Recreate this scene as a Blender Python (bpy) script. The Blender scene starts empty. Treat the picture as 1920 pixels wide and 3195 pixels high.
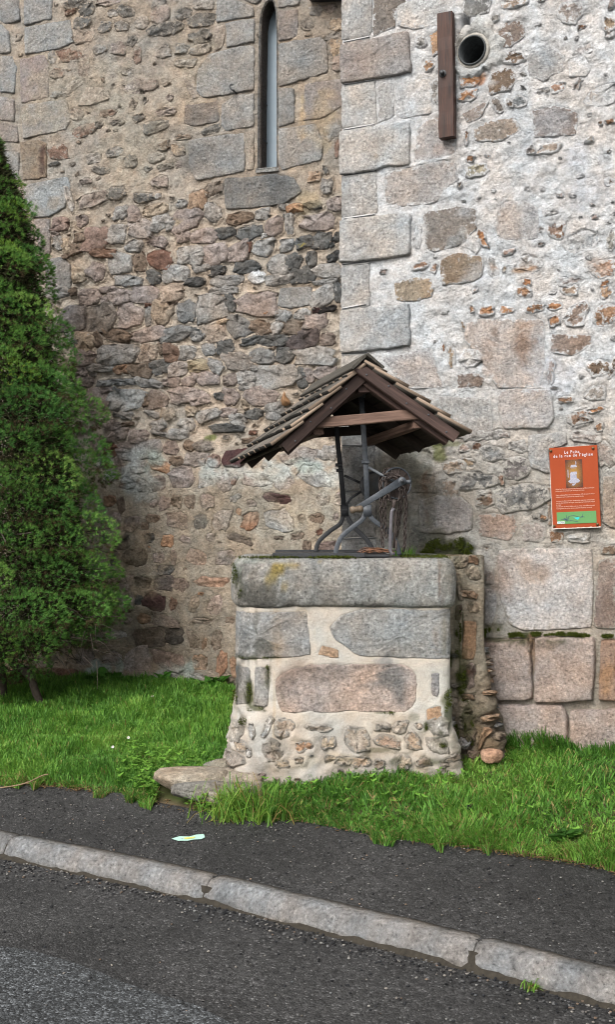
import bpy, math, random
import numpy as np
from mathutils import Vector, Matrix

# ------------------------------------------------------------------ camera, light, exposure
random.seed(7); RNG = np.random.default_rng(7)
SC = bpy.context.scene
COL = SC.collection
EYE = 1.7; F = 3600.0; CX = 960.0; CY = 1600.0      # pinhole of the photograph (1920 x 3195)
cam_d = bpy.data.cameras.new('camera'); cam = bpy.data.objects.new('camera', cam_d); COL.objects.link(cam)
cam.location = (0, 0, EYE); cam.rotation_euler = (math.radians(90), 0, 0)
cam_d.sensor_fit = 'HORIZONTAL'; cam_d.sensor_width = 36.0; cam_d.lens = 36.0 * F / 1920.0
cam_d.shift_y = -2.5 / 1920.0
cam_d.clip_end = 400
SC.camera = cam
SUN_EL, SUN_AZ = math.radians(42), math.radians(-148)     # overcast: high soft light from the left behind the camera
w = bpy.data.worlds.new('World'); SC.world = w; w.use_nodes = True
nt = w.node_tree; nt.nodes.clear()
sky = nt.nodes.new('ShaderNodeTexSky'); sky.sky_type = 'NISHITA'; sky.sun_disc = False
sky.sun_elevation = SUN_EL; sky.sun_rotation = SUN_AZ; sky.air_density = 1.0; sky.dust_density = 6.0; sky.ozone_density = 1.0
hs = nt.nodes.new('ShaderNodeHueSaturation'); hs.inputs['Saturation'].default_value = 0.30
bg = nt.nodes.new('ShaderNodeBackground'); bg.inputs['Strength'].default_value = 0.15
out = nt.nodes.new('ShaderNodeOutputWorld')
nt.links.new(sky.outputs[0], hs.inputs['Color']); nt.links.new(hs.outputs[0], bg.inputs[0]); nt.links.new(bg.outputs[0], out.inputs[0])
sun_d = bpy.data.lights.new('sun', 'SUN'); sun = bpy.data.objects.new('sun', sun_d); COL.objects.link(sun)
sun_d.energy = 1.5; sun_d.angle = math.radians(28); sun_d.color = (1.0, 0.97, 0.93)
sdir = Vector((math.sin(SUN_AZ) * math.cos(SUN_EL), math.cos(SUN_AZ) * math.cos(SUN_EL), math.sin(SUN_EL)))
sun.rotation_euler = sdir.to_track_quat('Z', 'Y').to_euler(); sun.location = (-6, -4, 12)
SC.view_settings.view_transform = 'Standard'; SC.view_settings.look = 'None'
SC.view_settings.exposure = 0.62; SC.view_settings.gamma = 1.0
SC.cycles.filter_width = 1.1; SC.cycles.use_denoising = True

# ------------------------------------------------------------------ helpers
WM = {}                                            # world matrices of what has been linked
def link(o, parent, M):
    COL.objects.link(o)
    if parent is not None:
        o.parent = parent; o.matrix_local = WM[parent.name].inverted() @ M
    else:
        o.matrix_world = M
    WM[o.name] = M
    return o
def tag(o, label=None, cat=None, group=None, kind=None):
    if label: o['label'] = label
    if cat: o['category'] = cat
    if group: o['group'] = group
    if kind: o['kind'] = kind
    return o
def thing(name, loc, label, cat, group=None):
    o = bpy.data.objects.new(name, None); o.empty_display_size = 0.1
    link(o, None, Matrix.Translation(Vector(loc)))
    return tag(o, label, cat, group)
def setcol(me, cols, name='Col'):
    cols = np.asarray(cols, np.float32); c = np.ones((len(me.vertices), 4), np.float32); c[:, :cols.shape[1]] = cols
    a = me.color_attributes.new(name, 'FLOAT_COLOR', 'POINT'); a.data.foreach_set('color', c.ravel())
def npmesh(name, V, quads=None, tris=None, cols=None, smooth=False):
    V = np.asarray(V, np.float32).reshape(-1, 3)
    me = bpy.data.meshes.new(name); me.vertices.add(len(V)); me.vertices.foreach_set('co', V.ravel())
    q = np.zeros((0, 4), np.int32) if quads is None else np.asarray(quads, np.int32).reshape(-1, 4)
    t = np.zeros((0, 3), np.int32) if tris is None else np.asarray(tris, np.int32).reshape(-1, 3)
    li = np.concatenate([q.ravel(), t.ravel()]).astype(np.int32)
    ls = np.concatenate([np.arange(len(q)) * 4, len(q) * 4 + np.arange(len(t)) * 3]).astype(np.int32)
    me.loops.add(len(li)); me.loops.foreach_set('vertex_index', li)
    me.polygons.add(len(ls)); me.polygons.foreach_set('loop_start', ls)
    me.update(calc_edges=True); me.validate()
    if smooth: me.polygons.foreach_set('use_smooth', np.ones(len(me.polygons), bool))
    if cols is not None: setcol(me, cols)
    return me
def mo(name, V, faces, mat, parent=None, cols=None, smooth=False, M=None, quads=None, tris=None, mort=None):
    """one mesh object; V in world space unless M (world matrix, V local) is given"""
    V = np.asarray(V, float).reshape(-1, 3)
    if M is None:
        c = V.mean(0); M = Matrix.Translation(Vector(c)); V = V - c
    if faces is not None:
        quads = [f for f in faces if len(f) == 4]; tris = [f for f in faces if len(f) == 3]
        ng = [f for f in faces if len(f) > 4]
        if ng:
            me = bpy.data.meshes.new(name); me.from_pydata([tuple(v) for v in V], [], faces); me.update()
            if smooth: me.polygons.foreach_set('use_smooth', np.ones(len(me.polygons), bool))
            if cols is not None: setcol(me, cols)
        else: me = npmesh(name, V, quads, tris, cols, smooth)
    else: me = npmesh(name, V, quads, tris, cols, smooth)
    if mat: me.materials.append(mat)
    if mort is not None: setcol(me, mort, 'Mort')
    return link(bpy.data.objects.new(name, me), parent, M)
def mshare(name, me, parent, M):
    return link(bpy.data.objects.new(name, me), parent, M)
def frame(o, x, y, z):
    M = Matrix.Identity(4)
    for i, a in enumerate((x, y, z)):
        for r in range(3): M[r][i] = a[r]
    for r in range(3): M[r][3] = o[r]
    return M

_T = [np.random.default_rng(100 + i).random((256, 256)) for i in range(8)]
def vn(x, y, s=0):
    T = _T[s % 8]; xi = np.floor(x).astype(int); yi = np.floor(y).astype(int)
    fx = x - xi; fy = y - yi; fx = fx * fx * (3 - 2 * fx); fy = fy * fy * (3 - 2 * fy)
    a = T[xi & 255, yi & 255]; b = T[(xi + 1) & 255, yi & 255]; c = T[xi & 255, (yi + 1) & 255]; d = T[(xi + 1) & 255, (yi + 1) & 255]
    return (a * (1 - fx) + b * fx) * (1 - fy) + (c * (1 - fx) + d * fx) * fy
def fbm(x, y, o=4, s=0, g=0.5):
    x = np.asarray(x, float); y = np.asarray(y, float); r = np.zeros(np.broadcast(x, y).shape); a = 1.0; t = 0
    for i in range(o):
        r = r + a * (vn(x + 17.3 * i, y - 9.1 * i, s + i) - 0.5) * 2; t += a; a *= g; x = x * 2.03; y = y * 2.03
    return r / t
def wpt(px, py, Y): return Vector(((px - CX) / F * Y, Y, EYE - (py - CY) / F * Y))

# ------------------------------------------------------------------ materials
def newmat(name):
    m = bpy.data.materials.new(name); m.use_nodes = True
    n = m.node_tree.nodes; l = m.node_tree.links; b = n['Principled BSDF']; b.inputs['Roughness'].default_value = 0.9
    b.inputs['Specular IOR Level'].default_value = 0.25
    return m, n, l, b
def noise(n, l, vec, scale, detail=4, rough=0.55, dist=0.0):
    t = n.new('ShaderNodeTexNoise'); t.inputs['Scale'].default_value = scale; t.inputs['Detail'].default_value = detail
    t.inputs['Roughness'].default_value = rough; t.inputs['Distortion'].default_value = dist
    l.new(vec, t.inputs['Vector']); return t
def ramp(n, l, fac, stops):
    r = n.new('ShaderNodeValToRGB'); l.new(fac, r.inputs[0]); e = r.color_ramp.elements
    while len(e) < len(stops): e.new(0.5)
    for i, (p, c) in enumerate(stops):
        e[i].position = p; e[i].color = (c, c, c, 1) if not hasattr(c, '__len__') else (*c, 1)
    return r
def mixc(n, l, a, b, fac, mode='MULTIPLY'):
    m = n.new('ShaderNodeMix'); m.data_type = 'RGBA'; m.blend_type = mode
    for s, v in ((m.inputs['Factor'], fac), (m.inputs['A'], a), (m.inputs['B'], b)):
        if hasattr(v, 'is_output'): l.new(v, s)
        elif hasattr(v, '__len__'): s.default_value = (*v, 1)
        else: s.default_value = v
    return m.outputs['Result']
def bump(n, l, b, h, strength, dist, prev=None):
    u = n.new('ShaderNodeBump'); u.inputs['Strength'].default_value = strength; u.inputs['Distance'].default_value = dist
    l.new(h, u.inputs['Height'])
    if prev: l.new(prev, u.inputs['Normal'])
    l.new(u.outputs[0], b.inputs['Normal']); return u.outputs[0]
def masonry(name, s1, lo, hi, grain, bmp, bscale, fine=0.8, smear=False):
    m, n, l, b = newmat(name)
    at = n.new('ShaderNodeVertexColor'); at.layer_name = 'Col'
    geo = n.new('ShaderNodeNewGeometry'); P = geo.outputs['Position']
    a = noise(n, l, P, s1, 7, 0.68, 0.3); ra = ramp(n, l, a.outputs[0], [(0.32, lo), (0.5, 1.0), (0.7, hi)])
    c = mixc(n, l, at.outputs[0], ra.outputs[0], 1.0)
    g = noise(n, l, P, grain, 3, 0.7); rg = ramp(n, l, g.outputs[0], [(0.30, 0.35), (0.42, 0.85), (0.56, 1.08), (0.70, 1.6)])
    c = mixc(n, l, c, rg.outputs[0], fine)
    t = noise(n, l, P, 5.0, 3, 0.6); rt = ramp(n, l, t.outputs[0], [(0.35, (1.06, 0.99, 0.93)), (0.65, (0.95, 1.0, 1.04))])
    c = mixc(n, l, c, rt.outputs[0], 1.0)
    if smear:                                     # old mortar left on the stone, thickest round its rim (alpha of Col)
        mt = n.new('ShaderNodeVertexColor'); mt.layer_name = 'Mort'
        e = noise(n, l, P, 34, 6, 0.72, 0.2); x = n.new('ShaderNodeMath'); x.operation = 'MULTIPLY_ADD'; x.inputs[1].default_value = 2.2; l.new(e.outputs[0], x.inputs[0]); x.inputs[2].default_value = -1.6
        y = n.new('ShaderNodeMath'); y.operation = 'ADD'; l.new(x.outputs[0], y.inputs[0]); l.new(at.outputs['Alpha'], y.inputs[1])
        rm = ramp(n, l, y.outputs[0], [(0.0, 0.0), (0.16, 1.0)])
        mc = mixc(n, l, mt.outputs[0], rg.outputs[0], 0.5); c = mixc(n, l, c, mc, rm.outputs[0], 'MIX')
    l.new(c, b.inputs['Base Color'])
    h = noise(n, l, P, bscale, 9, 0.72)
    n1 = bump(n, l, b, h.outputs[0], bmp, 0.05)
    h2 = noise(n, l, P, bscale * 4.5, 4, 0.7)
    bump(n, l, b, h2.outputs[0], bmp * 0.8, 0.008, n1)
    return m
M_STONE = masonry('rubble_stone', 20, 0.62, 1.40, 55, 1.0, 19, 0.85, True)
M_ROCK = masonry('loose_stone', 16, 0.62, 1.38, 60, 1.0, 20)
M_ASHLAR = masonry('granite_ashlar', 12, 0.78, 1.22, 62, 1.0, 30, 0.85, True)
M_GRANITE = masonry('bare_granite', 12, 0.76, 1.24, 62, 1.0, 30, 1.0)
M_MORTAR = masonry('lime_mortar', 14, 0.70, 1.24, 60, 1.0, 22, 0.5)
M_RENDER = masonry('trowelled_mortar', 6, 0.82, 1.15, 140, 0.35, 30, 0.3)

def wood(name, c1, c2, rough=0.75):
    m, n, l, b = newmat(name); b.inputs['Roughness'].default_value = rough
    tc = n.new('ShaderNodeTexCoord'); oi = n.new('ShaderNodeObjectInfo')
    mp = n.new('ShaderNodeMapping'); l.new(tc.outputs['Object'], mp.inputs[0]); mp.inputs['Scale'].default_value = (4, 55, 55)
    ad = n.new('ShaderNodeVectorMath'); ad.operation = 'ADD'; l.new(mp.outputs[0], ad.inputs[0])
    rv = n.new('ShaderNodeVectorMath'); rv.operation = 'SCALE'; rv.inputs[0].default_value = (37, 91, 53); l.new(oi.outputs['Random'], rv.inputs['Scale']); l.new(rv.outputs[0], ad.inputs[1])
    g = noise(n, l, ad.outputs[0], 1.0, 6, 0.65, 0.6); r = ramp(n, l, g.outputs[0], [(0.3, c1), (0.52, tuple((a + d) / 2 for a, d in zip(c1, c2))), (0.7, c2)])
    rr = ramp(n, l, oi.outputs['Random'], [(0.0, 0.78), (1.0, 1.22)])
    c = mixc(n, l, r.outputs[0], rr.outputs[0], 1.0)
    l.new(c, b.inputs['Base Color']); bump(n, l, b, g.outputs[0], 0.6, 0.004)
    return m
M_BEAM = wood('stained_timber', (0.022, 0.014, 0.012), (0.075, 0.046, 0.038), 0.65)
M_DECK = wood('roof_boards', (0.018, 0.014, 0.011), (0.05, 0.036, 0.027), 0.8)
M_TIE = wood('tie_timber', (0.05, 0.030, 0.022), (0.19, 0.12, 0.092), 0.75)
M_SHINGLE = wood('weathered_shingle', (0.060, 0.053, 0.045), (0.19, 0.168, 0.145), 0.9)
M_SHINGLE_DARK = wood('dark_shingle', (0.028, 0.026, 0.022), (0.085, 0.078, 0.066), 0.9)
M_BOARD = wood('rusty_stained_board', (0.012, 0.007, 0.006), (0.065, 0.028, 0.018), 0.55)
M_SHSIDE = wood('split_shingle_edge', (0.10, 0.072, 0.052), (0.34, 0.26, 0.195), 0.85)

def plain(name, col, rough=0.8, metal=0.0, var=0.25, vs=40, bmp=0.2, spec=0.3):
    m, n, l, b = newmat(name); b.inputs['Roughness'].default_value = rough; b.inputs['Metallic'].default_value = metal
    b.inputs['Specular IOR Level'].default_value = spec
    geo = n.new('ShaderNodeNewGeometry'); t = noise(n, l, geo.outputs['Position'], vs, 6, 0.65)
    r = ramp(n, l, t.outputs[0], [(0.3, 1 - var), (0.7, 1 + var)])
    l.new(mixc(n, l, (*col,), r.outputs[0], 1.0), b.inputs['Base Color'])
    if bmp: bump(n, l, b, t.outputs[0], bmp, 0.004)
    return m
M_IRON_DARK = plain('black_iron', (0.022, 0.024, 0.027), 0.5, 0.0, 0.4, 60, 0.4, 0.5)
M_IRON = plain('grey_iron', (0.050, 0.058, 0.068), 0.5, 0.1, 0.35, 70, 0.4, 0.5)
M_RUST = plain('rusty_iron', (0.048, 0.037, 0.033), 0.65, 0.1, 0.5, 60, 0.5)
M_ZINC = plain('zinc_pipe', (0.22, 0.25, 0.25), 0.55, 0.2, 0.35, 45, 0.4)
M_BRASS = plain('brass_bolt', (0.13, 0.09, 0.045), 0.4, 0.6, 0.3, 90, 0.2)
M_GLASS = plain('window_pane', (0.22, 0.275, 0.32), 0.3, 0.0, 0.06, 6, 0.0, 0.25)
def vcol(name, rough=0.8, spec=0.2, bmp=0.0, trans=0.0):
    m, n, l, b = newmat(name); b.inputs['Roughness'].default_value = rough; b.inputs['Specular IOR Level'].default_value = spec
    at = n.new('ShaderNodeVertexColor'); at.layer_name = 'Col'; l.new(at.outputs[0], b.inputs['Base Color'])
    if trans:
        tr = n.new('ShaderNodeBsdfTranslucent'); l.new(at.outputs[0], tr.inputs[0]); mx = n.new('ShaderNodeMixShader'); mx.inputs[0].default_value = trans
        l.new(b.outputs[0], mx.inputs[1]); l.new(tr.outputs[0], mx.inputs[2]); l.new(mx.outputs[0], n['Material Output'].inputs[0])
    if bmp:
        geo = n.new('ShaderNodeNewGeometry'); t = noise(n, l, geo.outputs['Position'], 60, 5, 0.6); bump(n, l, b, t.outputs[0], bmp, 0.004)
    return m
M_LEAF = vcol('green_leaf', 0.55, 0.3, 0, 0.4)
M_NEEDLE = vcol('spruce_needle', 0.7, 0.2, 0, 0.15)
M_MOSS = vcol('moss', 0.95, 0.1)
M_BARK = plain('bark', (0.045, 0.036, 0.028), 0.9, 0, 0.45, 35, 0.8)
def asphalt(name, base, light, lf, tint=(1, 1, 1), big=0.14):
    m, n, l, b = newmat(name); b.inputs['Roughness'].default_value = 0.75; b.inputs['Specular IOR Level'].default_value = 0.35
    geo = n.new('ShaderNodeNewGeometry'); P = geo.outputs['Position']
    v = n.new('ShaderNodeTexVoronoi'); v.inputs['Scale'].default_value = 125; l.new(P, v.inputs['Vector'])
    sp = n.new('ShaderNodeSeparateColor'); l.new(v.outputs['Color'], sp.inputs[0])
    r = ramp(n, l, sp.outputs[0], [(0.0, base * 0.45), (0.45, base), (1 - lf, base * 1.5), (1 - lf * 0.5, light * 0.6), (1.0, light)])
    v2 = n.new('ShaderNodeTexVoronoi'); v2.inputs['Scale'].default_value = 42; l.new(P, v2.inputs['Vector'])
    s2 = n.new('ShaderNodeSeparateColor'); l.new(v2.outputs['Color'], s2.inputs[0])
    r2 = ramp(n, l, s2.outputs[1], [(0.0, 0.55), (0.3, 0.95), (0.85, 1.05), (0.97, 1.15), (1.0, 1.5)])
    c = mixc(n, l, r.outputs[0], r2.outputs[0], 1.0)
    t = noise(n, l, P, 1.6, 5, 0.6); rt = ramp(n, l, t.outputs[0], [(0.35, (0.72 * tint[0], 0.72 * tint[1], 0.72 * tint[2])), (0.65, (1.2 * tint[0], 1.2 * tint[1], 1.2 * tint[2]))])
    c = mixc(n, l, c, rt.outputs[0], 1.0); l.new(c, b.inputs['Base Color'])
    rd = n.new('ShaderNodeMath'); rd.operation = 'SUBTRACT'; rd.inputs[0].default_value = 1; l.new(v.outputs['Distance'], rd.inputs[1])
    n1 = bump(n, l, b, rd.outputs[0], 0.8, 0.006)
    h = noise(n, l, P, 22, 5, 0.6); bump(n, l, b, h.outputs[0], 0.5, 0.02, n1)
    return m
M_ROAD = asphalt('road_asphalt', 0.031, 0.13, 0.09, (1.0, 0.99, 0.98))
M_PAVE = asphalt('pavement_asphalt', 0.026, 0.11, 0.06, (1.0, 0.985, 0.975))
M_PATCH = asphalt('old_road_surface', 0.040, 0.17, 0.28, (0.93, 1.0, 1.05))

M_BUTT = plain('blackened_butt', (0.014, 0.013, 0.011), 0.95, 0, 0.5, 90, 0.5)
# ------------------------------------------------------------------ basic shapes
def tube(pts, rad, seg=8, rect=None, up=(0, -1, 0), closed=False):
    """verts/faces of a tube along pts; rect=(w, d): a flat bar, w across and d along `up`"""
    P = [Vector(p) for p in pts]; n = len(P); V = []; Fc = []
    rads = rad if hasattr(rad, '__len__') else [rad] * n
    prev = None
    for i, p in enumerate(P):
        t = (P[min(i + 1, n - 1)] - P[max(i - 1, 0)]).normalized() if not closed else (P[(i + 1) % n] - P[i - 1]).normalized()
        u = Vector(up) if rect or prev is None else prev
        u = u - t * u.dot(t)
        if u.length < 1e-4: u = Vector((0.3, 0.2, 1)) - t * Vector((0.3, 0.2, 1)).dot(t)
        u.normalize(); s = t.cross(u); prev = u
        if rect:
            w_, d_ = rect[0] / 2 * rads[i], rect[1] / 2; e = 0.18
            prof = [(-1, -1 + e), (-1 + e, -1), (1 - e, -1), (1, -1 + e), (1, 1 - e), (1 - e, 1), (-1 + e, 1), (-1, 1 - e)]
            V += [p + s * (a * w_) + u * (b * d_) for a, b in prof]; k = 8
        else:
            k = seg; V += [p + (s * math.cos(2 * math.pi * j / k) + u * math.sin(2 * math.pi * j / k)) * rads[i] for j in range(k)]
    for i in range(n if closed else n - 1):
        i2 = (i + 1) % n
        for j in range(k): Fc.append((i * k + j, i * k + (j + 1) % k, i2 * k + (j + 1) % k, i2 * k + j))
    if not closed:
        for b, rv in ((0, True), ((n - 1) * k, False)):
            c = len(V); V.append(P[0 if rv else -1].copy())
            for j in range(k):
                f = (b + j, b + (j + 1) % k, c); Fc.append(f[::-1] if rv else f)
    return [tuple(v) for v in V], Fc
def smooth_pts(pts, k=4):
    P = [Vector(p) for p in pts]; R = []
    for i in range(len(P) - 1):
        a, b, c, d = P[max(i - 1, 0)], P[i], P[i + 1], P[min(i + 2, len(P) - 1)]
        for j in range(k):
            t = j / k; R.append(0.5 * ((2 * b) + (c - a) * t + (2 * a - 5 * b + 4 * c - d) * t * t + (3 * b - a - 3 * c + d) * t ** 3))
    R.append(P[-1]); return R
def merge(parts):
    V = []; Fc = []
    for v, f in parts:
        o = len(V); V += list(v); Fc += [tuple(i + o for i in g) for g in f]
    return V, Fc
def boxl(x0, x1, y0, y1, z0, z1, ch=0.003, wob=0.0, nx=1):
    """box local, long axis x, chamfered along x; nx > 1 gives slight warp"""
    prof = [(y0, z0 + ch), (y0 + ch, z0), (y1 - ch, z0), (y1, z0 + ch), (y1, z1 - ch), (y1 - ch, z1), (y0 + ch, z1), (y0, z1 - ch)]
    V = []; Fc = []
    for i in range(nx + 1):
        x = x0 + (x1 - x0) * i / nx; dy = random.uniform(-wob, wob); dz = random.uniform(-wob, wob)
        V += [(x, a + dy, b + dz) for a, b in prof]
    for i in range(nx):
        for j in range(8): Fc.append((i * 8 + j, i * 8 + (j + 1) % 8, i * 8 + 8 + (j + 1) % 8, i * 8 + 8 + j))
    Fc.append(tuple(range(7, -1, -1))); Fc.append(tuple(nx * 8 + j for j in range(8)))
    return V, Fc
def beam(name, A, B, w_, h_, mat, parent, up=(0, 0, 1), wob=0.0015):
    """a timber from A to B, w_ across, h_ along `up`; local x runs with the grain"""
    A = Vector(A); B = Vector(B); x = (B - A).normalized(); u = Vector(up); u = (u - x * u.dot(x)).normalized(); y = u.cross(x)
    V, Fc = boxl(0, (B - A).length, -w_ / 2, w_ / 2, -h_ / 2, h_ / 2, 0.004, wob, 4)
    return mo(name, V, Fc, mat, parent, M=frame(A, x, y, u))
def disc(c, ax, r, th, seg=24, dome=0.0):
    ax = Vector(ax).normalized(); u = ax.orthogonal().normalized(); v = ax.cross(u); c = Vector(c); V = []; Fc = []
    for k, (rr, h) in enumerate(((r, 0), (r, th * 0.8), (r * 0.93, th))):
        V += [c + (u * math.cos(2 * math.pi * j / seg) + v * math.sin(2 * math.pi * j / seg)) * rr + ax * h for j in range(seg)]
    for k in range(2):
        for j in range(seg): Fc.append((k * seg + j, k * seg + (j + 1) % seg, (k + 1) * seg + (j + 1) % seg, (k + 1) * seg + j))
    V += [c + ax * (th + dome), c]; n = len(V)
    for j in range(seg): Fc.append((2 * seg + j, 2 * seg + (j + 1) % seg, n - 2)); Fc.append(((j + 1) % seg, j, n - 1))
    return [tuple(p) for p in V], Fc

# ------------------------------------------------------------------ masonry surfaces
class Surf:
    """an upright surface over a plan path (travelled left to right, facing the camera): s along it, z up, d out of it"""
    def __init__(self, pts, fillet=None, flare=None):
        P = [np.array(p, float) for p in pts]; R = [P[0]]
        for i in range(1, len(P) - 1):
            r = (fillet[i - 1] if fillet else 0)
            if r <= 0: R.append(P[i]); continue
            a = (P[i - 1] - P[i]); b = (P[i + 1] - P[i]); la, lb = np.linalg.norm(a), np.linalg.norm(b); r = min(r, la * 0.95, lb * 0.95)
            p0 = P[i] + a / la * r; p1 = P[i] + b / lb * r
            for t in np.linspace(0, 1, 13): R.append((1 - t) ** 2 * p0 + 2 * t * (1 - t) * P[i] + t * t * p1)
        R.append(P[-1]); R = np.array(R)
        L = np.concatenate([[0], np.cumsum(np.linalg.norm(np.diff(R, axis=0), axis=1))])
        self.len = L[-1]; n = max(40, int(self.len / 0.01)); self.s = np.linspace(0, self.len, n)
        self.xy = np.stack([np.interp(self.s, L, R[:, 0]), np.interp(self.s, L, R[:, 1])], 1)
        d = np.gradient(self.xy, self.s, axis=0); d /= np.linalg.norm(d, axis=1)[:, None]
        self.n = np.stack([d[:, 1], -d[:, 0]], 1)
        self.flare = flare or (lambda z: np.zeros_like(np.asarray(z, float)))
    def M(self, s, z, d):
        s = np.asarray(s, float); z = np.asarray(z, float); d = np.asarray(d, float) + self.flare(z)
        x = np.interp(s, self.s, self.xy[:, 0]); y = np.interp(s, self.s, self.xy[:, 1])
        nx = np.interp(s, self.s, self.n[:, 0]); ny = np.interp(s, self.s, self.n[:, 1])
        return np.stack([x + nx * d, y + ny * d, np.broadcast_to(z, x.shape)], -1)
    def inv(self, px, py):
        """(s, z) where the sight line of pixel (px, py) meets the surface"""
        m = np.interp
        Y = 6.5
        for _ in range(6):
            z = EYE - (py - CY) / F * Y
            q = self.xy + self.n * float(self.flare(z)); X = q[:, 0] / q[:, 1]
            vis = (self.n * q).sum(1) < -0.02; idx = np.where(vis)[0]
            a, b = idx[0], idx[-1] + 1
            s = float(np.interp((px - CX) / F, X[a:b], self.s[a:b])); t = (px - CX) / F
            if t < X[a] and a == 0: s = self.s[0] - (X[a] - t) * q[a, 1]
            if t > X[b - 1] and b == len(X): s = self.s[-1] + (t - X[b - 1]) * q[b - 1, 1]
            Y = float(np.interp(s, self.s, q[:, 1]))
        return s, EYE - (py - CY) / F * Y
    def pt(self, px, py, d=0.0):
        s, z = self.inv(px, py); return Vector(self.M(s, z, d))

LIN = dict(g=(.305, .298, .285), d=(.115, .118, .116), k=(.040, .036, .035), p=(.30, .248, .225), r=(.19, .095, .065), o=(.40, .215, .115),
           t=(.40, .32, .235), w=(.60, .595, .59), b=(.20, .150, .112), m=(.085, .045, .045), l=(.33, .345, .345), y=(.36, .32, .19), q=(.47, .465, .455), x=(.42, .345, .305))
def code(c): return np.mean([LIN[k] for k in c if k in LIN], axis=0)

def parse(txt):
    """tile annotations: '@x0 y0 scale' opens a tile; 'cx cy w h colour' a rubble stone; '[x,y x,y ...] colour proud' a dressed block"""
    R = []; x0 = y0 = 0; k = 1
    for e in txt.replace('\n', ';').split(';'):
        e = e.strip()
        if not e: continue
        if e[0] == '@': x0, y0, k = map(float, e[1:].split()); continue
        if e[0] == '[':
            a, b = e[1:].split(']'); b = b.split()
            P = [(x0 + float(q.split(',')[0]) * k, y0 + float(q.split(',')[1]) * k) for q in a.split()]
            R.append(('poly', P, b[0], float(b[1]) if len(b) > 1 else None))
        else:
            q = e.split(); cx, cy, ww, hh = map(float, q[:4])
            R.append(('ell', (x0 + cx * k, y0 + cy * k, ww * k, hh * k), q[4], float(q[5]) if len(q) > 5 else None))
    return R
def resample(P, step, jit):
    P = np.array(P, float); Q = np.vstack([P, P[:1]]); L = np.concatenate([[0], np.cumsum(np.linalg.norm(np.diff(Q, axis=0), axis=1))])
    n = max(9, int(L[-1] / step)); t = np.linspace(0, L[-1], n, endpoint=False)
    for c in L[:-1]: t[np.argmin(np.abs(t - c))] = c            # keep the corners
    R = np.stack([np.interp(t, L, Q[:, 0]), np.interp(t, L, Q[:, 1])], 1)
    R = 0.8 * R + 0.1 * (np.roll(R, 1, 0) + np.roll(R, -1, 0))
    return R + RNG.normal(0, jit, R.shape)
def blob(cx, cy, ww, hh, n=None, rot=None):
    """an uneven, slightly angular outline"""
    n = n or (11 if ww * hh < 0.006 else 15); a = np.linspace(0, 2 * np.pi, n, endpoint=False) + RNG.normal(0, 0.13, n)
    e = RNG.uniform(2.0, 5.5); c, s = np.cos(a), np.sin(a)
    r = (np.abs(c) ** e + np.abs(s) ** e) ** (-1 / e); r = r * (1 + RNG.normal(0, 0.085, n))
    x = c * r * ww / 2; y = s * r * hh / 2; x = x + RNG.uniform(-0.3, 0.3) * y; y = y * (1 + RNG.uniform(-.25, .25) * 2 * x / ww)
    q = RNG.normal(0, 0.13) if rot is None else rot
    return np.stack([cx + x * math.cos(q) - y * math.sin(q), cy + x * math.sin(q) + y * math.cos(q)], 1)
def inside(P, X, Y):
    r = np.zeros(X.shape, bool); n = len(P); j = n - 1
    for i in range(n):
        xi, yi = P[i]; xj, yj = P[j]
        c = ((yi > Y) != (yj > Y)) & (X < (xj - xi) * (Y - yi) / (yj - yi + 1e-12) + xi); r ^= c; j = i
    return r

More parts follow.
